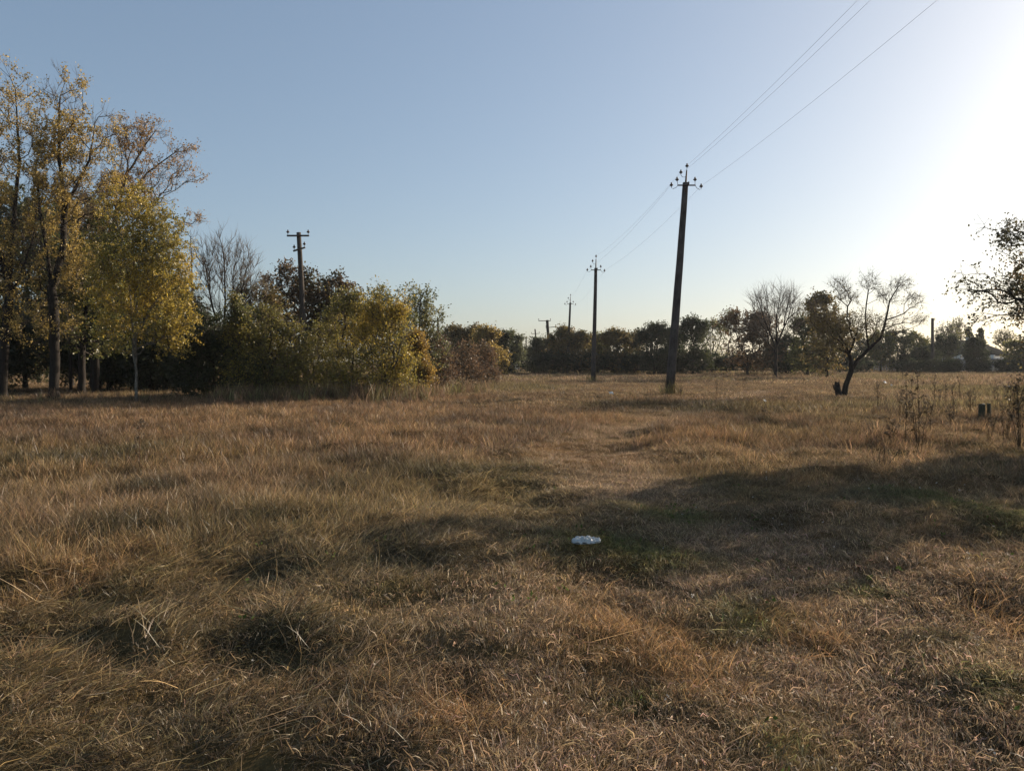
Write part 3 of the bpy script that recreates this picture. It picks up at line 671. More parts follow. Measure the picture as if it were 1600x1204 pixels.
_, W0 = arm_pole('old pole with two crossarms rising behind the yellow bushes on the left', 44, (479, 600), (467, 363), .36, .25, [(.22, .64, .62, 0), (1.0, .32, .36, .3)], G2, 11)
p0, _t = arm_pole('small dark power pole right of the grey green thicket', 95, (685, 590), (684, 496), .3, .22, [(.5, .75, .8, 0)], G2, 12)
p1, W1 = arm_pole('thin pole in front of the brown trees left of the poplar spire', 118, (724, 588), (724, 516), .26, .2, [(.4, .45, .5, 0)], G2, 13)
p2, W2 = arm_pole('short thick pole leaning left with a stub crossarm', 112, (861, 580), (855, 500), .48, .42, [(.12, 1.3, .5, 0), (1.1, .3, 1.2, .1)], G2, 14)
p3, W3 = arm_pole('far pole leaning left of the short thick pole', 150, (842, 580), (836, 514), .34, .26, [(.9, .8, .8, .05)], G2, 15)
p4, W4 = arm_pole('far upright pole left of the far leaning pole', 185, (823, 576), (822, 526), .34, .3, [(.4, .7, .7, 0)], G2, 16)
p5, W5 = arm_pole('farthest tiny pole at the end of the line', 225, (815, 575), (815, 533), .32, .28, [(1.2, .8, .9, 0)], G2, 17)
p6, W6 = arm_pole('lone bare topped pole right of the fruit tree', 112, (1457, 583), (1457, 497), .5, .38, [(.3, .25, .25, 0)], G2, 18)
p7, W7 = arm_pole('far pole at the right edge under the overhanging tree', 128, (1594, 582), (1594, 522), .3, .24, [(1.5, .6, .6, 0), (2.2, .5, .5, 0)], G2, 19)

def wire(label, a, b, sag, group, r=.004):
    a = np.asarray(a, float); b = np.asarray(b, float)
    f = np.linspace(0, 1, 25)[:, None]
    mb = MB(); pts = a + (b - a) * f - np.array([0, 0, 1.0]) * sag * 4 * f * (1 - f)
    mb.tube(pts - a, r, 5)
    o = mb.build('power_line', M['wire']); o.location = a
    return tag(o, label, 'cable', group)
GW = 'wires of the power line'
wire('upper left wire running from the nearest pole top to the upper picture edge', PA['top'], (8.55, -8, 10.9), .55, GW)
wire('upper right wire beside its close twin running to the upper picture edge', PA['hook'] + [.12, 0, 0], (9.0, -8, 10.95), .62, GW)
wire('lone right wire running from the right insulators to the upper picture edge', PA['right'], (9.75, -8, 10.3), .6, GW)
wire('left wire sagging from the nearest pole to the second pole', PA['left'], PB['left'], .35, GW)
wire('right wire sagging from the nearest pole to the second pole', PA['right'], PB['right'], .35, GW)
wire('top wire sagging from the nearest pole to the second pole', PA['hook'], PB['top'], .35, GW)
wire('left wire from the second pole to the third pole', PB['left'], PC['left'], .4, GW)
wire('right wire from the second pole to the third pole', PB['right'], PC['right'], .4, GW)
wire('thin far wire between the small dark pole and the thin pole by the poplar spire', np.array(_t) + [0, 0, -.3], np.array(W1) + [0, 0, -.2], .5, None, .015)

# ------------------------------------------------------------------ far houses, fence
def window(parent, x0, x1, z0, z1, y):
    fr = MB(); w = .09
    for lo, hi in (((x0, z0), (x1, z0 + w)), ((x0, z1 - w), (x1, z1)), ((x0, z0 + w), (x0 + w, z1 - w)), ((x1 - w, z0 + w), (x1, z1 - w)), (((x0 + x1) / 2 - .04, z0 + w), ((x0 + x1) / 2 + .04, z1 - w))):
        fr.box((lo[0], y - .07, lo[1]), (hi[0], y - .004, hi[1]))
    f = fr.build('window', M['window_frame'], parent)
    pm = MB(); pm.box((x0 + w, y - .03, z0 + w), (x1 - w, y - .006, z1 - w)); pm.build('pane', M['glass'], f)
def house(label, px0, px1, d, eave, ridge, depth, wall, roof, hip, wins, door=None, group=None):
    a = at(px0, HY, d); b = at(px1, HY, d); cx = (a[0] + b[0]) / 2; hw = (b[0] - a[0]) / 2
    root = thing('house', label, 'house', (cx, d, 0), 0, group)
    w = MB(); w.box((-hw, 0, -.3), (hw, depth, eave)); w.build('wall', M[wall], root)
    o = .45; r = MB(); e = eave + .004
    rx = hw - hip
    v = [(-hw - o, -o, e), (hw + o, -o, e), (hw + o, depth + o, e), (-hw - o, depth + o, e), (-rx, depth / 2, ridge), (rx, depth / 2, ridge),
         (-hw - o, -o, e + .15), (hw + o, -o, e + .15), (hw + o, depth + o, e + .15), (-hw - o, depth + o, e + .15)]
    r.add(v, [[3, 2, 1, 0], [0, 1, 7, 6], [1, 2, 8, 7], [2, 3, 9, 8], [3, 0, 6, 9], [6, 7, 5, 4], [8, 9, 4, 5]], [[7, 8, 5], [9, 6, 4]])
    ro = r.build('roof', M[roof], root)
    ch = MB(); ch.box((hw * .3, depth * .55, ridge - 1.0), (hw * .3 + .5, depth * .55 + .5, ridge + .6)); ch.build('chimney', M['cream_wall'], ro)
    for x0, x1, z0, z1 in wins: window(root, x0, x1, z0, z1, 0.0)
    if door:
        dm = MB(); dm.box((door[0], -.06, 0), (door[1], -.005, 2.05)); dl = dm.build('door', M['old_wood'], root)
        hm = MB(); hm.box((door[0] + .08, -.11, 1.0), (door[0] + .13, -.065, 1.14)); hm.build('handle', M['steel'], dl)
    return root
house('long low white walled house under a dark hip roof among the right far trees', 1460, 1580, 134, 2.7, 5.6, 9, 'whitewash', 'dark_roof', 3.6, [(-5.0, -3.8, .9, 2.1), (-1.6, -.4, .9, 2.1), (3.4, 4.6, .9, 2.1)], (1.0, 1.9))
house('small white shed standing in front of the dark hip roofed house', 1496, 1514, 127, 1.9, 2.3, 3, 'whitewash', 'grey_roof', .2, [(-.3, .3, .9, 1.5)])
house('little cream shed with a flat roof right of the white shed', 1547, 1567, 126, 2.0, 2.25, 3, 'cream_wall', 'grey_roof', .2, [(-.6, .4, .9, 1.7)])
house('pale grey gabled house half hidden by the round green tree', 786, 812, 150, 2.4, 3.9, 6, 'cream_wall', 'grey_roof', .01, [(-1.0, -.1, .8, 1.8)])
# white picket fence between the trees on the right
a, b_ = at(1366, HY, 127), at(1412, HY, 127)
fe = thing('picket_fence', 'pale picket fence showing between tree stems right of the fruit tree', 'fence', (a[0], 127, 0))
Lf = b_[0] - a[0]
pk = MB(); pk.tube([(-.055, 0, .1), (.055, 0, .1)], .01, 4); pm = MB(); pm.add([(-.14, 0, .15), (.14, 0, .15), (.14, 0, 1.55), (0, 0, 1.68), (-.14, 0, 1.55), (-.14, .03, .15), (.14, .03, .15), (.14, .03, 1.55), (0, .03, 1.68), (-.14, .03, 1.55)],
    [[0, 1, 2, 4], [5, 9, 7, 6], [0, 5, 6, 1], [1, 6, 7, 2], [4, 9, 5, 0], [2, 7, 8, 3], [3, 8, 9, 4]], [[4, 2, 3], [9, 8, 7]])
pme = pm.mesh('picket', M['fence_paint'])
npk = int(Lf / .38)
for k in range(npk + 1):
    o = link('picket', pme, fe); o.location = (k * Lf / npk, -.045, 0)
for z in (.45, 1.3):
    rl = MB(); rl.box((-.1, 0, z), (Lf + .1, .05, z + .09)); rl.build('rail', M['fence_paint'], fe)
for k in range(4):
    ps = MB(); ps.box((k * Lf / 3 - .06, .055, -.2), (k * Lf / 3 + .06, .17, 1.6)); ps.build('post', M['fence_paint'], fe)

# ------------------------------------------------------------------ stump posts, litter, weeds
def stump(label, px, py, w, h, seed, lean, d=None):
    x, y = spot(px, py); r = np.random.default_rng(seed)
    root = thing('stump_post', label, 'post', (x, y, float(gz(x, y)) - .05), 0, 'short dark posts in the right field')
    n = 12; th = np.arange(n) / n * TAU; rr_ = w * (1 + .12 * r.normal(size=n))
    zz = [0, .08, h * .5, h * .9, h]; mb = MB(); V = []
    for k, z in enumerate(zz):
        V.append(np.stack([rr_ * np.cos(th) * (1.15 if k == 0 else 1) + lean * z, rr_ * np.sin(th), np.full(n, z) + (r.normal(size=n) * .02 if k > 2 else 0)], -1))
    V = np.concatenate(V + [np.array([[lean * h, 0, h + .01]])])
    i = np.arange(4)[:, None] * n; j = np.arange(n)[None]; k = (j + 1) % n
    jj = np.arange(n)
    mb.add(V, np.stack([i + j, i + k, i + n + k, i + n + j], -1).reshape(-1, 4), np.stack([jj + 4 * n, (jj + 1) % n + 4 * n, np.full(n, 5 * n)], -1))
    mb.build('shaft', M['post'], root)
stump('wider dark stump post of the pair near the right edge', 1534, 652, .085, .42, 5, .02)
stump('narrow dark stump post beside the wider one near the right edge', 1546, 651, .045, .40, 6, -.03)
x, y = gpt(1309, 618)
st = thing('tree_stump', 'short broken stump leaning against the foot of the gnarled fruit tree', 'tree stump', (15.68, 36.75, float(gz(15.68, 36.75)) - .05))
r = np.random.default_rng(77); n = 11; th = np.arange(n) / n * TAU; V = []
for z, w in ((0, .26), (.1, .17), (.34, .125), (.5, .10)):
    jag = r.random(n) * .3 if z > .45 else np.zeros(n)
    V.append(np.stack([w * np.cos(th) * (1 + .15 * r.normal(size=n)) - .30 * z, w * np.sin(th) * (1 + .15 * r.normal(size=n)), z + jag], -1))
V = np.concatenate(V + [np.array([[-.06, 0, .5]])]); i = np.arange(3)[:, None] * n; j = np.arange(n)[None]; k = (j + 1) % n; jj = np.arange(n)
mb = MB(); mb.add(V, np.stack([i + j, i + k, i + n + k, i + n + j], -1).reshape(-1, 4), np.stack([jj + 3 * n, (jj + 1) % n + 3 * n, np.full(n, 4 * n)], -1)); mb.build('trunk', M['bark'], st)
mb = MB(); mb.tube([(-.12, -.05, .25), (-.3, -.1, .42), (-.38, -.12, .62)], [.06, .045, .02], 6); mb.build('broken_limb', M['bark'], st, True)

# crumpled white plastic bag in the grass
x, y = spot(914, 846, .06); r = np.random.default_rng(3)
nu, nv = 40, 26; U, V = np.meshgrid(np.linspace(-1, 1, nu), np.linspace(-1, 1, nv))
prof = np.clip(1 - np.abs(U) ** 3.0, 0, 1) ** .5
PXb = U * .105 + .012 * (fbm(U + 5, V, .5, 71) - .5) + np.where(U > .8, .02, 0); PYb = V * prof * .062 + .02 * (fbm(U, V + 9, .4, 72) - .5)
PZb = .028 * prof * np.clip(1 - V ** 2, 0, 1) ** .6 * (.2 + 1.5 * fbm(U + 2, V + 3, .4, 73, 4)) + .035 * (fbm(U, V, .15, 74) - .5) + .018
vb = np.stack([PXb, PYb, PZb], -1).reshape(-1, 3)
i = np.arange(nv - 1)[:, None] * nu; j = np.arange(nu - 1)[None]
q = np.stack([i + j, i + j + 1, i + nu + j + 1, i + nu + j], -1).reshape(-1, 4)
vb2 = vb.copy(); vb2[:, 2] = .012
mb = MB(); mb.add(vb, q); mb.add(vb2, q[:, ::-1])
bgo = mb.build('plastic_bag', M['plastic'], None, False); bgo.location = (x, y, float(gz(x, y)) + .05); bgo.rotation_euler = (.10, -.03, .05)
tag(bgo, 'crumpled bluish white plastic bag lying in the shaded grass', 'litter')

def scrap(label, px, py, w, seed):
    x, y = spot(px, py); r = np.random.default_rng(seed)
    g = 5; U, V = np.meshgrid(np.linspace(-1, 1, g), np.linspace(-1, 1, g))
    z = r.random((g, g)) * w * .35 + .01 + w * .5 * (V + 1) / 2
    v = np.stack([U * w * .5 + r.normal(size=(g, g)) * w * .05, V * w * .35, z], -1).reshape(-1, 3)
    i = np.arange(g - 1)[:, None] * g; j = np.arange(g - 1)[None]
    q = np.stack([i + j, i + j + 1, i + g + j + 1, i + g + j], -1).reshape(-1, 4)
    mb = MB(); mb.add(v, q); mb.add(v - [0, 0, .004], q[:, ::-1])
    o = mb.build('paper_scrap', M['plastic']); o.location = (x, y, float(gz(x, y)) + .16); o.rotation_euler = (0, 0, r.random() * .6)
    tag(o, label, 'litter', 'pale litter scraps lying in the dry field')
for k, (px, py, w, lab) in enumerate([(955, 622, .18, 'white litter scrap left of the nearest pole foot'), (1195, 635, .11, 'white litter scrap in front of the leafless fan tree'),
        (1383, 603, .20, 'larger white litter scrap right of the gnarled fruit tree'), (1393, 607, .13, 'smaller white litter scrap beside the larger one right of the fruit tree'), (1577, 610, .15, 'white litter scrap in the right field near the edge')]):
    scrap(lab, px, py, w, 40 + k)

def weed(label, px, py, h, w, seed, n=26, col=(.075, .06, .042), leafy=1.0, name='weed_stalk', group='tall dark weeds in the right field'):
    x, y = spot(px, py); r = np.random.default_rng(seed)
    root = thing(name, label, 'weed', (x, y, float(gz(x, y)) - .03), r.random() * 6, group)
    sm, lm = MB(), MB(); tips = []
    ns = 1 + (n > 14) + (n > 20) + (n > 28) * 2
    for q in range(ns):
        a0 = r.random() * TAU; hh = h * (1 if q == 0 else .55 + .4 * r.random()); ln = (.10 if q == 0 else .30 + .3 * r.random()) * w
        b = np.array([math.cos(a0), math.sin(a0), 0]) * .02
        f = np.linspace(0, 1, 7)[:, None]
        main = b + np.array([math.cos(a0) * ln, math.sin(a0) * ln, hh]) * f + r.normal(size=(7, 3)) * np.array([.018, .018, 0]) * f
        sm.tube(main, np.linspace(.0085, .003, 7) * (1 if q == 0 else .75), 5, col=col); tips.append((main[-1], .020))
        m = max(4, int(n / ns * 1.3)); 
        for k in range(m):
            t = .35 + .65 * r.random(); i = min(5, int(t * 6)); p0 = main[i] + (main[i + 1] - main[i]) * (t * 6 - i); a = r.random() * TAU
            L = (.06 + .22 * r.random()) * (1.25 - .6 * t) * min(1, w * 4); e = p0 + np.array([math.cos(a) * L * .55, math.sin(a) * L * .55, L])
            sm.tube([p0, p0 * .5 + e * .5 + np.array([math.cos(a), math.sin(a), -.4]) * L * .12, e], [.0035, .003, .0018], 3, col=col); tips.append((e, .009 + .012 * r.random()))
        m = int(16 * leafy * hh); t = r.random(m) ** .8; i = np.minimum(5, (t * 6).astype(int)); lc = main[i] + r.normal(size=(m, 3)) * .02
        leaf_mesh(lm, lc, .075, np.array(col) * (.6 + 1.0 * r.random((m, 1))) * np.array([1.1, 1.0, .8]), r, .28, .9)
    for tp, s_ in tips:
        m = 9; leaf_mesh(lm, np.array(tp) + r.normal(size=(m, 3)) * s_ * .6, s_ * 2.2, np.array([.13, .105, .075]) * (.5 + 1.1 * r.random((m, 1))), r, .5, -.2)
    sm.build('stem', M['weed'], root)
    tag(lm.build('foliage', M['weed'], root), kind='stuff')
for k, (px, py, h, w, n, lab) in enumerate([
        (1416, 690, 1.35, .22, 20, 'tall seedheaded weed, left of the two tallest weeds right of the fruit tree'), (1437, 705, 1.42, .30, 30, 'tallest branching weed of the two right of the fruit tree'),
        (1462, 640, 1.0, .25, 16, 'thin weed with pale seedhead right of the tallest weed'), (1490, 660, 1.0, .2, 14, 'slender dry weed halfway between tallest weed and stump posts'),
        (1500, 622, 1.2, .35, 18, 'loose weed on the skyline left of the stump posts'), (1594, 700, 1.35, .38, 44, 'dense dark leafy weed at the right picture edge'),
        (1570, 690, .75, .25, 24, 'knee high dark weed left of the dense leafy weed'), (1545, 690, .55, .25, 20, 'low dark weed in front of the stump posts'),
        (1485, 665, .5, .3, 26, 'low dark clump of weed left of the stump posts'), (1372, 640, .9, .3, 16, 'low brown weed just right of the fruit tree foot'), (1398, 700, .5, .25, 18, 'low brown weed left of the tall weeds')]):
    weed(lab, px, py, h, w, 300 + k, n)
for k, (px, py, h, lab) in enumerate([(1404, 652, .8, 'thin dry weed close left behind the two tallest branching weeds'), (1452, 676, .6, 'short dry weed close right of the tallest branching weed'), (1516, 648, .7, 'thin dry weed just left of the wider stump post'),
        (1558, 640, .8, 'thin dry weed just right of the narrow stump post'), (1582, 655, .9, 'thin tall dry weed just left of the dense leafy weed'), (1476, 628, .7, 'small far weed in front of the low bush by the lone right pole')]):
    weed(lab, px, py, h, .25, 400 + k, 16, (.11, .08, .055), .7, group='small dry weeds in the right field')
for k, (px, py, h, lab) in enumerate([(1120, 625, .8, 'brown dock weed right of the nearest pole'), (1152, 612, .9, 'thin weed in the field left of the fan tree'), (1190, 668, .5, 'dark weed clump in the rutted middle of the field'),
        (1255, 605, .8, 'brown weed between fan tree and fruit tree'), (1062, 628, .6, 'small weed at the foot of the nearest pole'), (215, 742, .8, 'thin dark weed standing in the left grass')]):
    weed(lab, px, py, h, .16, 340 + k, 12, (.13, .085, .055), .6, group='brown weeds in the middle field')

# ------------------------------------------------------------------ grass
SRC = bpy.data.collections.new('grass_clumps')        # clump shapes, instanced over the field
def clump(n, spread, hmin, hmax, width, lean, comb, seed, curl=.3, head=0.0, seg=3):
    """n ribbon blades; comb pushes them over towards +x"""
    r = np.random.default_rng(seed)
    a = r.random(n) * TAU; rr_ = spread * np.sqrt(r.random(n))
    p = np.stack([rr_ * np.cos(a), rr_ * np.sin(a), np.full(n, -.01)], -1)
    h = hmin + (hmax - hmin) * r.random(n) ** 1.2
    la = r.random(n) * TAU; tilt = lean * np.abs(r.normal(size=n))
    d = np.stack([np.cos(la) * tilt + comb * (.6 + .6 * r.random(n)), np.sin(la) * tilt, np.ones(n)], -1); d = nrm(d)
    bend = nrm(np.stack([d[:, 0] + 1e-4, d[:, 1], np.zeros(n)], -1)) * curl * (.4 + r.random(n))[:, None] + np.array([0, 0, -.35]) * curl * (1 + comb)
    side = nrm(np.cross(d, r.normal(size=(n, 3))))
    w = width * (.45 + 1.5 * r.random(n) ** 2)
    kink = (r.random(n) < .16)[:, None] * r.normal(size=(n, 3)) * .4          # broken stems
    rows = []
    for k in range(seg + 1):
        t = k / seg
        c = p + d * (h * t)[:, None] + bend * (h * t * t)[:, None] + kink * (h * max(0, t - .4))[:, None] + r.normal(size=(n, 3)) * (h * .02 * (k > 0))[:, None]
        c[:, 2] = np.maximum(c[:, 2], .004 * k + .012 * r.random(n) if k else -.01)
        ww = w * (1 - .75 * t) * (1 + head * 2.5 * (k == seg - 1)) if k < seg else w * .18
        rows += [c - side * ww[:, None] * .5, c + side * ww[:, None] * .5]
    v = np.stack(rows, 1); m = 2 * (seg + 1)
    q = np.array([[2 * k, 2 * k + 1, 2 * k + 3, 2 * k + 2] for k in range(seg)])[None] + (np.arange(n) * m)[:, None, None]
    tone = (.24 + 1.25 * r.random((n, 1)) ** 2.0) * np.array([1, 1, 1]) * (1 + r.normal(size=(n, 3)) * np.array([.05, .05, .09]))
    mb = MB(); mb.add(v.reshape(-1, 3), q.reshape(-1, 4), None, np.repeat(np.clip(tone, .2, 1.6), m, axis=0))
    return mb.mesh('clump', M['grass'])
def family(name, k, *args, **kw):
    c = bpy.data.collections.new(name)
    for s in range(k):
        o = bpy.data.objects.new('clump', clump(*args, seed=900 + s * 7 + sum(map(ord, name)) % 97, **kw)); c.objects.link(o)
    return c
def scatter(name, label, coll, ncol, x, y, rotz, scl, tint, sclz=None, dz=0.0, tilt=0.12, seed=0):
    r = np.random.default_rng(seed); n = len(x)
    me = bpy.data.meshes.new(name); me.vertices.add(n)
    co = np.stack([x, y, gz(x, y) + dz], -1).astype(np.float32); me.vertices.foreach_set('co', co.ravel())
    def at_(nm, ty, key, arr):
        a_ = me.attributes.new(nm, ty, 'POINT'); a_.data.foreach_set(key, np.ascontiguousarray(arr).ravel())
    at_('turn', 'FLOAT_VECTOR', 'vector', np.stack([r.normal(size=n) * tilt, r.normal(size=n) * tilt, rotz], -1).astype(np.float32))
    s3 = np.stack([scl, scl, scl if sclz is None else sclz], -1).astype(np.float32)
    at_('size', 'FLOAT_VECTOR', 'vector', s3)
    at_('pick', 'INT', 'value', r.integers(0, ncol, n).astype(np.int32))
    t4 = np.ones((n, 4), np.float32); t4[:, :3] = tint; at_('tint', 'FLOAT_COLOR', 'color', t4)
    o = link(name, me); tag(o, label, 'grass', kind='stuff')
    ng = bpy.data.node_groups.new(name + '_nodes', 'GeometryNodeTree')
    ng.interface.new_socket('Geometry', in_out='INPUT', socket_type='NodeSocketGeometry')
    ng.interface.new_socket('Geometry', in_out='OUTPUT', socket_type='NodeSocketGeometry')
    gi, go = ng.nodes.new('NodeGroupInput'), ng.nodes.new('NodeGroupOutput')
    ip = ng.nodes.new('GeometryNodeInstanceOnPoints'); ci = ng.nodes.new('GeometryNodeCollectionInfo')
    ci.inputs['Collection'].default_value = coll; ci.inputs['Separate Children'].default_value = True; ci.inputs['Reset Children'].default_value = True
    def na(nm, ty):
        q = ng.nodes.new('GeometryNodeInputNamedAttribute'); q.data_type = ty; q.inputs['Name'].default_value = nm; return q.outputs['Attribute']
    L = ng.links.new
    L(gi.outputs[0], ip.inputs['Points']); L(ci.outputs[0], ip.inputs['Instance']); ip.inputs['Pick Instance'].default_value = True
    L(na('pick', 'INT'), ip.inputs['Instance Index'])
    er = ng.nodes.new('FunctionNodeEulerToRotation'); L(na('turn', 'FLOAT_VECTOR'), er.inputs[0]); L(er.outputs[0], ip.inputs['Rotation'])
    L(na('size', 'FLOAT_VECTOR'), ip.inputs['Scale']); L(ip.outputs[0], go.inputs[0])
    mod = o.modifiers.new('scatter', 'NODES'); mod.node_group = ng
    return o

STRAW, ORANGE, BROWNG, GREYG, GREENG, OLIVEG = map(np.array, [(.46, .32, .178), (.46, .285, .135), (.31, .20, .115), (.19, .14, .095), (.125, .17, .05), (.20, .185, .07)])
def ell(x, y, px, py, rx, ry):                      # soft patch centred on a ground spot seen at a photo pixel
    cx_, cy_ = gpt(px, py); ax = rx / FPX * cy_; ay = abs(gpt(px, py - ry)[1] - gpt(px, py + ry)[1]) / 2
    return np.exp(-(((x - cx_) / ax) ** 2 + ((y - cy_) / ay) ** 2))
GREEN_SPOTS = [(1175, 970, 70, 28), (1260, 1165, 100, 30), (1375, 940, 65, 24), (1470, 1010, 70, 24), (980, 870, 150, 30), (1560, 1090, 50, 26), (1050, 815, 90, 16), (1010, 1100, 70, 20), (1520, 800, 140, 40)]
ORANGE_SPOTS = [(1000, 1010, 90, 55), (1075, 1030, 60, 45), (950, 985, 60, 40), (1250, 985, 40, 30), (1585, 985, 40, 40), (10, 960, 40, 70), (165, 905, 45, 35), (30, 900, 40, 30), (1080, 690, 120, 10), (930, 655, 120, 6), (700, 1130, 80, 40)]
def fields(x, y):
    g = sum(ell(x, y, *s) for s in GREEN_SPOTS); g = np.clip(g, 0, 1) * (.15 + .85 * smooth(.34, .52, fbm(x, y, .55, 61)))
    o = np.clip(sum(ell(x, y, *s) for s in ORANGE_SPOTS), 0, 1)
    td = poly_dist(x, y, TRACK); tr = np.exp(-(td / (.7 + .5 * fbm(x, y, 1.5, 57))) ** 4)
    tr = np.maximum(tr, .85 * smooth(-1.0, .1, x + .25 * (fbm(x, y, .8, 58) - .5)) * (1 - smooth(5.0, 7.2, np.hypot(x, y))) * (1 - np.clip(g * 1.2, 0, .8)) * (1 - np.clip(o, 0, .7)))
    left = smooth(1.5, -1.5, x + .10 * y) * smooth(5.2, 7.5, np.hypot(x, y))
    n1 = fbm(x, y, 2.6, 41); n2 = fbm(x, y, .8, 43); n3 = fbm(x, y, 9.0, 47)
    return g, o, tr, left, n1, n2, n3
DARK_SPOTS = [(960, 632, 60, 6), (1110, 640, 100, 8), (1186, 656, 18, 10), (250, 772, 90, 8), (520, 766, 60, 9), (760, 748, 140, 10), (120, 722, 100, 8), (1310, 626, 60, 4), (430, 840, 80, 12), (200, 850, 90, 14), (180, 960, 90, 25), (620, 900, 160, 28), (520, 1010, 110, 18), (560, 1100, 80, 22), (950, 1090, 90, 20), (1100, 1000, 60, 15), (1230, 1110, 60, 15), (330, 1010, 120, 18), (760, 1050, 60, 14), (1480, 1010, 80, 16)]  # dark grass patches, plus shade of trees and hollows painted as tint
def tints(x, y, r):
    g, o, tr, left, n1, n2, n3 = fields(x, y); n = len(x)
    def mixc(c, k, w): return c * (1 - w[:, None]) + k * w[:, None]
    c = np.broadcast_to(STRAW, (n, 3)).copy()
    c = mixc(c, BROWNG, np.clip(smooth(.42, .62, n1) * .8, 0, 1))
    c = mixc(c, GREYG, smooth(.46, .66, n2) * .75)
    c = mixc(c, OLIVEG, smooth(.5, .68, n3) * .45)
    c = mixc(c, ORANGE * .85, left * smooth(.35, .6, 1 - n1) * .35)
    c = mixc(c, np.array([.50, .36, .235]), tr * .8)
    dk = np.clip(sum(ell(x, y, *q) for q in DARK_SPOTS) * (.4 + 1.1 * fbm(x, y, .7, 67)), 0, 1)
    c = mixc(c, np.array([.075, .068, .04]), dk * .85)  # dark grass and painted shade both go into the blade colour
    c = mixc(c, ORANGE, np.clip(o * 1.3, 0, 1) * .55)
    gk = np.clip(g * 1.1 + .12 * r.normal(size=n), 0, 1); c = mixc(c, np.where(r.random((n, 1)) < .55, GREENG, OLIVEG), gk * .85)
    return c * (.75 + .5 * r.random((n, 1)))
def ring(r0, r1, dens, half, r):
    n = int(half * 2 * (r1 * r1 - r0 * r0) / 2 * dens)
    rad = np.sqrt(r.random(n) * (r1 * r1 - r0 * r0) + r0 * r0); a = (r.random(n) * 2 - 1) * half
    return rad * np.sin(a), rad * np.cos(a)

F_SHORT = family('short_clump', 6, 34, .085, .02, .085, .0027, .6, .15, curl=.3)
F_LAID = family('laid_clump', 8, 40, .12, .04, .17, .0027, .9, 1.9, curl=.15)
F_TALL = family('tall_clump', 6, 28, .09, .07, .25, .0026, .22, .12, curl=.22, head=.6)
F_TUSS = family('tussock', 5, 44, .11, .06, .23, .0027, .6, .1, curl=.45)
F_LITT = family('straw_litter', 6, 44, .12, .015, .065, .0030, 1.2, 2.2, curl=.05)
F_MID = family('mid_clump', 6, 44, .18, .05, .18, .0052, .40, .2, curl=.35)
F_MIDT = family('mid_tall_clump', 6, 38, .18, .10, .31, .0050, .25, .15, curl=.25, head=.5)
F_FAR = family('far_clump', 6, 46, .45, .06, .24, .014, .35, .2, curl=.3)
F_VFAR = family('very_far_clump', 5, 44, 1.0, .10, .36, .032, .35, .2, curl=.3)
F_REED = family('reed_clump', 5, 36, .35, .5, 1.25, .012, .16, .05, curl=.15, head=.8)
HALF = math.radians(46)
def lay_dir(x, y):                                   # direction the wind and trampling laid the grass
    return (fbm(x, y, 1.7, 81) - .5) * 7.5 + (fbm(x, y, 6, 83) - .5) * 4 + .5
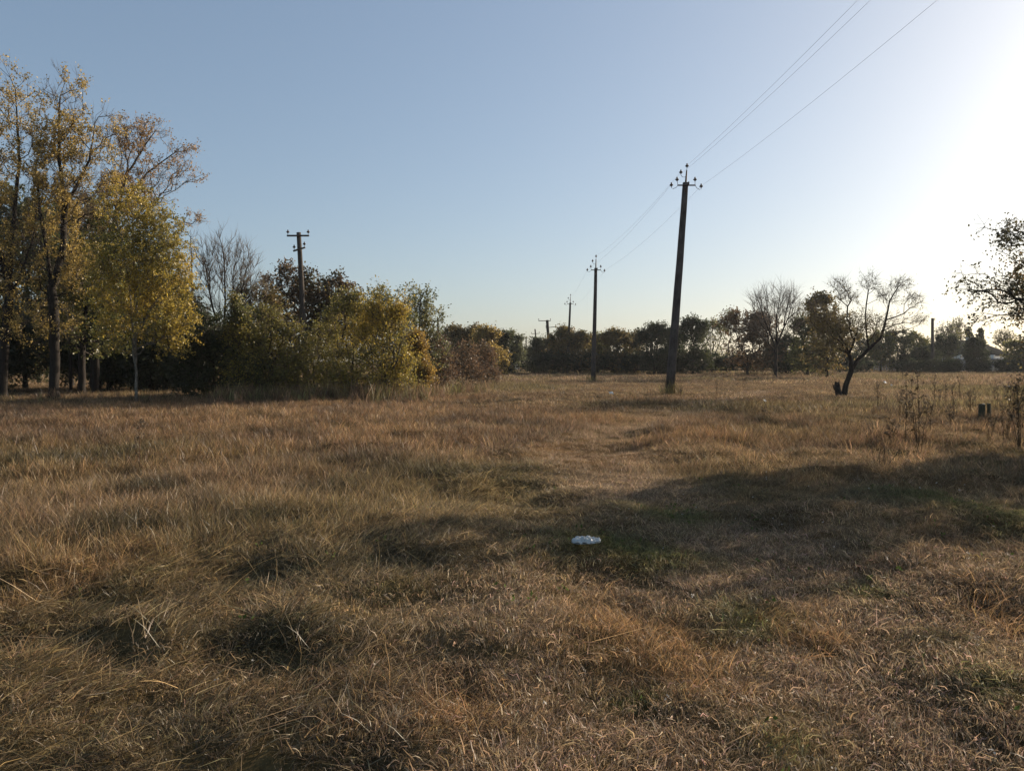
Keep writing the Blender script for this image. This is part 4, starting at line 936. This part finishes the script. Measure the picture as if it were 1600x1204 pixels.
def build_grass():
    r = np.random.default_rng(77); n = 420
    px_ = 1340 + 320 * r.random(n); d = 11.5 + 15 * r.random(n); x = (px_ - CX) / FPX * d
    k = r.random(n) < smooth(.42, .6, fbm(x, d, 2.2, 19)) + .08; x, d = x[k], d[k]
    scatter('dry_scrub', 'rough brown scrub grass around the weeds at the right edge', F_REED, 5, x, d, r.random(len(x)) * TAU, .12 + .3 * r.random(len(x)) ** 2, np.array([.16, .115, .075]) * (.6 + .7 * r.random((len(x), 1))), seed=12)
    r = np.random.default_rng(501)
    # near: short undergrowth everywhere
    x, y = ring(1.9, 11.0, 190, HALF, r); g, o, tr, left, n1, n2, n3 = fields(x, y)
    k = r.random(len(x)) < np.clip(.25 + 1.2 * smooth(.36, .58, fbm(x, y, .42, 77)), 0, 1); x, y, g, tr = x[k], y[k], g[k], tr[k]
    s = (.65 + .7 * r.random(len(x))) * (1 - .45 * tr)
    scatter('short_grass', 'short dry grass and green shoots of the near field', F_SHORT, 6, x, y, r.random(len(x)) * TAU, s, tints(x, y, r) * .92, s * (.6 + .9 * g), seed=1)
    # near: matted laid straw
    x, y = ring(1.9, 11.0, 170, HALF, r); g, o, tr, left, n1, n2, n3 = fields(x, y)
    k = r.random(len(x)) < np.clip(.12 + .95 * smooth(.35, .85, 1 - np.abs(2 * fbm(x + .35 * y, y, .70, 29, 2) - 1) * 1.6) * smooth(.6, -1.0, x) - .9 * tr, 0.01, 1); x, y = x[k], y[k]
    s = .6 + .7 * r.random(len(x))
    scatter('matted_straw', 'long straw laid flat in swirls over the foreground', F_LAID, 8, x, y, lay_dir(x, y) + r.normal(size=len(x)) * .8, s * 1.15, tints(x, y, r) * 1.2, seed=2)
    # near: upright tall dry grass, thick in the left middle
    x, y = ring(2.4, 13.0, 110, HALF, r); g, o, tr, left, n1, n2, n3 = fields(x, y)
    k = r.random(len(x)) < np.clip((.08 + .9 * left + .55 * smooth(.52, .66, n1)) * (.15 + .85 * smooth(4.8, 7.0, np.hypot(x, y))) - tr, 0, 1); x, y, left_ = x[k], y[k], left[k]
    s = (.45 + .6 * r.random(len(x))) * (.75 + .45 * left_)
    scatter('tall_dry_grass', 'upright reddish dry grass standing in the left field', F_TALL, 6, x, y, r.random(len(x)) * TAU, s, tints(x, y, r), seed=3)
    # straw litter, strongest on the trodden track
    x, y = ring(1.9, 11.0, 240, HALF, r); g, o, tr, left, n1, n2, n3 = fields(x, y)
    k = r.random(len(x)) < np.clip(.12 + .9 * tr + .7 * smooth(.40, .6, fbm(x, y, .5, 79)) + .35 * smooth(-.5, 1.5, x), 0, 1); x, y = x[k], y[k]
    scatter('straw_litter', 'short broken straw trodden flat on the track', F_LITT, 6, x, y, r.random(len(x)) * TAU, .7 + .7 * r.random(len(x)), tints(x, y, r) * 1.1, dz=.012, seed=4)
    # tussocks
    px = []; 
    for s_ in ORANGE_SPOTS[:8] + ORANGE_SPOTS[10:]:
        cx_, cy_ = gpt(s_[0], s_[1]); ax = s_[2] / FPX * cy_; ay = abs(gpt(s_[0], s_[1] - s_[3])[1] - gpt(s_[0], s_[1] + s_[3])[1]) / 2
        m = 24; px.append(np.stack([cx_ + r.normal(size=m) * ax * .75, cy_ + r.normal(size=m) * ay * .7], -1))
    xr, yr = ring(3, 14, .35, HALF, r)
    p = np.concatenate(px + [np.stack([xr, yr], -1)]); x, y = p[:, 0], p[:, 1]
    scatter('orange_tussocks', 'orange dry tussocks in the foreground', F_TUSS, 5, x, y, r.random(len(x)) * TAU, .45 + .55 * r.random(len(x)), ORANGE * (.75 + .45 * r.random((len(x), 1))), seed=5)
    # middle distance
    x, y = ring(10.5, 26, 52, HALF, r); g, o, tr, left, n1, n2, n3 = fields(x, y)
    s = (.6 + .6 * r.random(len(x))) * (1 - .35 * tr)
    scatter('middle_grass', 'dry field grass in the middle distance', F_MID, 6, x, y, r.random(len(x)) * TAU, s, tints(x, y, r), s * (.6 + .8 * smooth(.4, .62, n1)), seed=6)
    x, y = ring(12, 34, 26, HALF, r); g, o, tr, left, n1, n2, n3 = fields(x, y)
    k = r.random(len(x)) < np.clip(.12 + .75 * left + .6 * smooth(.5, .62, n1) - .8 * tr, 0, 1); x, y = x[k], y[k]
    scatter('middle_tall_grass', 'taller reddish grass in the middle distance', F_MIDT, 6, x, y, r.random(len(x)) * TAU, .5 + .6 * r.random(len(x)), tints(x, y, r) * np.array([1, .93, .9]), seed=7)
    x, y = ring(25, 62, 10, HALF, r); g, o, tr, left, n1, n2, n3 = fields(x, y)
    s = .6 + .6 * r.random(len(x))
    scatter('far_grass', 'dry grass of the far field', F_FAR, 6, x, y, r.random(len(x)) * TAU, s, tints(x, y, r), s * (.5 + .8 * smooth(.35, .62, n3)), seed=8)
    x, y = ring(60, 150, 2.0, HALF, r); s = .6 + .6 * r.random(len(x))
    scatter('very_far_grass', 'dry grass reaching to the far trees', F_VFAR, 5, x, y, r.random(len(x)) * TAU, s, tints(x, y, r), s * .8, seed=9)
    # rank dead grass along the thicket
    t = r.random(800); px_ = -80 + 850 * t; d = 31.5 + 12 * smooth(600, 780, px_) + r.normal(size=800) * 1.6 + (fbm(px_, px_ * 0, 60, 5) - .5) * 5
    k = r.random(800) < np.where(px_ < 330, .30, 1.0); px_, d = px_[k], d[k]
    pe = 340 + 330 * r.random(420); de = 31.2 + r.normal(size=420) * .8; px_ = np.concatenate([px_, pe]); d = np.concatenate([d, de])
    pxs = np.concatenate([1046 + r.normal(size=14) * 9, 927 + r.normal(size=8) * 5]); ds = np.concatenate([37.4 + r.normal(size=14) * .3, 61.8 + r.normal(size=8) * .4])
    px_ = np.concatenate([px_, pxs]); d = np.concatenate([d, ds]); x = (px_ - CX) / FPX * d
    s = (.22 + .6 * r.random(len(x)) ** 1.5) * np.where(px_ < 330, .6, 1)
    scatter('rank_grass', 'tall dead grass along the foot of the thicket', F_REED, 5, x, d, r.random(len(x)) * TAU, s, np.where(r.random((len(x), 1)) < .4, OLIVEG * 1.2, BROWNG * .95) * (.6 + .7 * r.random((len(x), 1))), seed=10)
    # fallen pale seed fluff
    xs, ys = ring(2.6, 12, 3.2, HALF, r); k = r.random(len(xs)) < (smooth(-2, 2.5, xs) + .12) * r.random(len(xs)); xs, ys = xs[k], ys[k]
    mb = MB(); c = np.stack([xs, ys, gz(xs, ys) + .03 + .16 * r.random(len(xs))], -1)
    for q in range(3): leaf_mesh(mb, c + r.normal(size=c.shape) * .003, .013, np.full((len(c), 3), .5) * np.array([1, .93, .82]), r, .8, 0)
    o = mb.build('pale_specks', M['weed']); tag(o, 'tiny pale seed heads and leaf bits caught in the grass', 'plant bits', kind='stuff')
    xs, ys = ring(2.3, 11, 9, HALF, r); g, o, tr, left, n1, n2, n3 = fields(xs, ys); k = r.random(len(xs)) < .10 + .9 * g + .25 * smooth(.5, .65, n2); xs, ys = xs[k], ys[k]
    mb = MB()
    for q in range(7):
        a = r.random(len(xs)) * TAU; c = np.stack([xs + np.cos(a) * .03, ys + np.sin(a) * .03, gz(xs, ys) + .02 + .05 * r.random(len(xs))], -1)
        gr = (r.random((len(xs), 1)) < .62)
        leaf_mesh(mb, c, .032, np.where(gr, GREENG * .75, np.array([.13, .085, .05])) * (.5 + .9 * r.random((len(xs), 1))), r, .55, -.25)
    o = mb.build('weed_leaves', M['weed']); tag(o, 'low broad weed leaves, green and withered, among the grass', 'weeds', kind='stuff')
    # fallen leaves and dry stalks lying about
    xs, ys = ring(2.4, 9, 2.2, HALF, r); n = len(xs); mb = MB()
    for i in range(n):
        L = .2 + .35 * r.random(); a = r.random() * TAU; z = float(gz(xs[i], ys[i])) + .07 + .08 * r.random()
        e = np.array([math.cos(a), math.sin(a), .12 * r.normal()]) * L
        p0 = np.array([xs[i], ys[i], z]); mb.tube([p0, p0 + e * .5 + [0, 0, .02 * r.normal()], p0 + e], [.0018, .0015, .0008], 3, col=np.array((.30, .22, .14)) * (.6 + .6 * r.random()))
    o = mb.build('dry_stalks', M['weed']); tag(o, 'loose pale dry stalks lying across the foreground grass', 'dry stalks', kind='stuff')
build_grass()

# ------------------------------------------------------------------ thin haze that pales the far trees
hb = bpy.data.materials.new('haze'); hb.use_nodes = True
hn = hb.node_tree; hn.nodes.clear(); ho = hn.nodes.new('ShaderNodeOutputMaterial'); hv = hn.nodes.new('ShaderNodeVolumePrincipled')
hv.inputs['Density'].default_value = 0.00015; hv.inputs['Color'].default_value = (.9, .92, .95, 1); hv.inputs['Anisotropy'].default_value = 0.3
hn.links.new(hv.outputs['Volume'], ho.inputs['Volume'])
mb = MB(); mb.box((-400, -60, -2), (400, 420, 22)); tag(mb.build('haze', hb), kind='stuff')
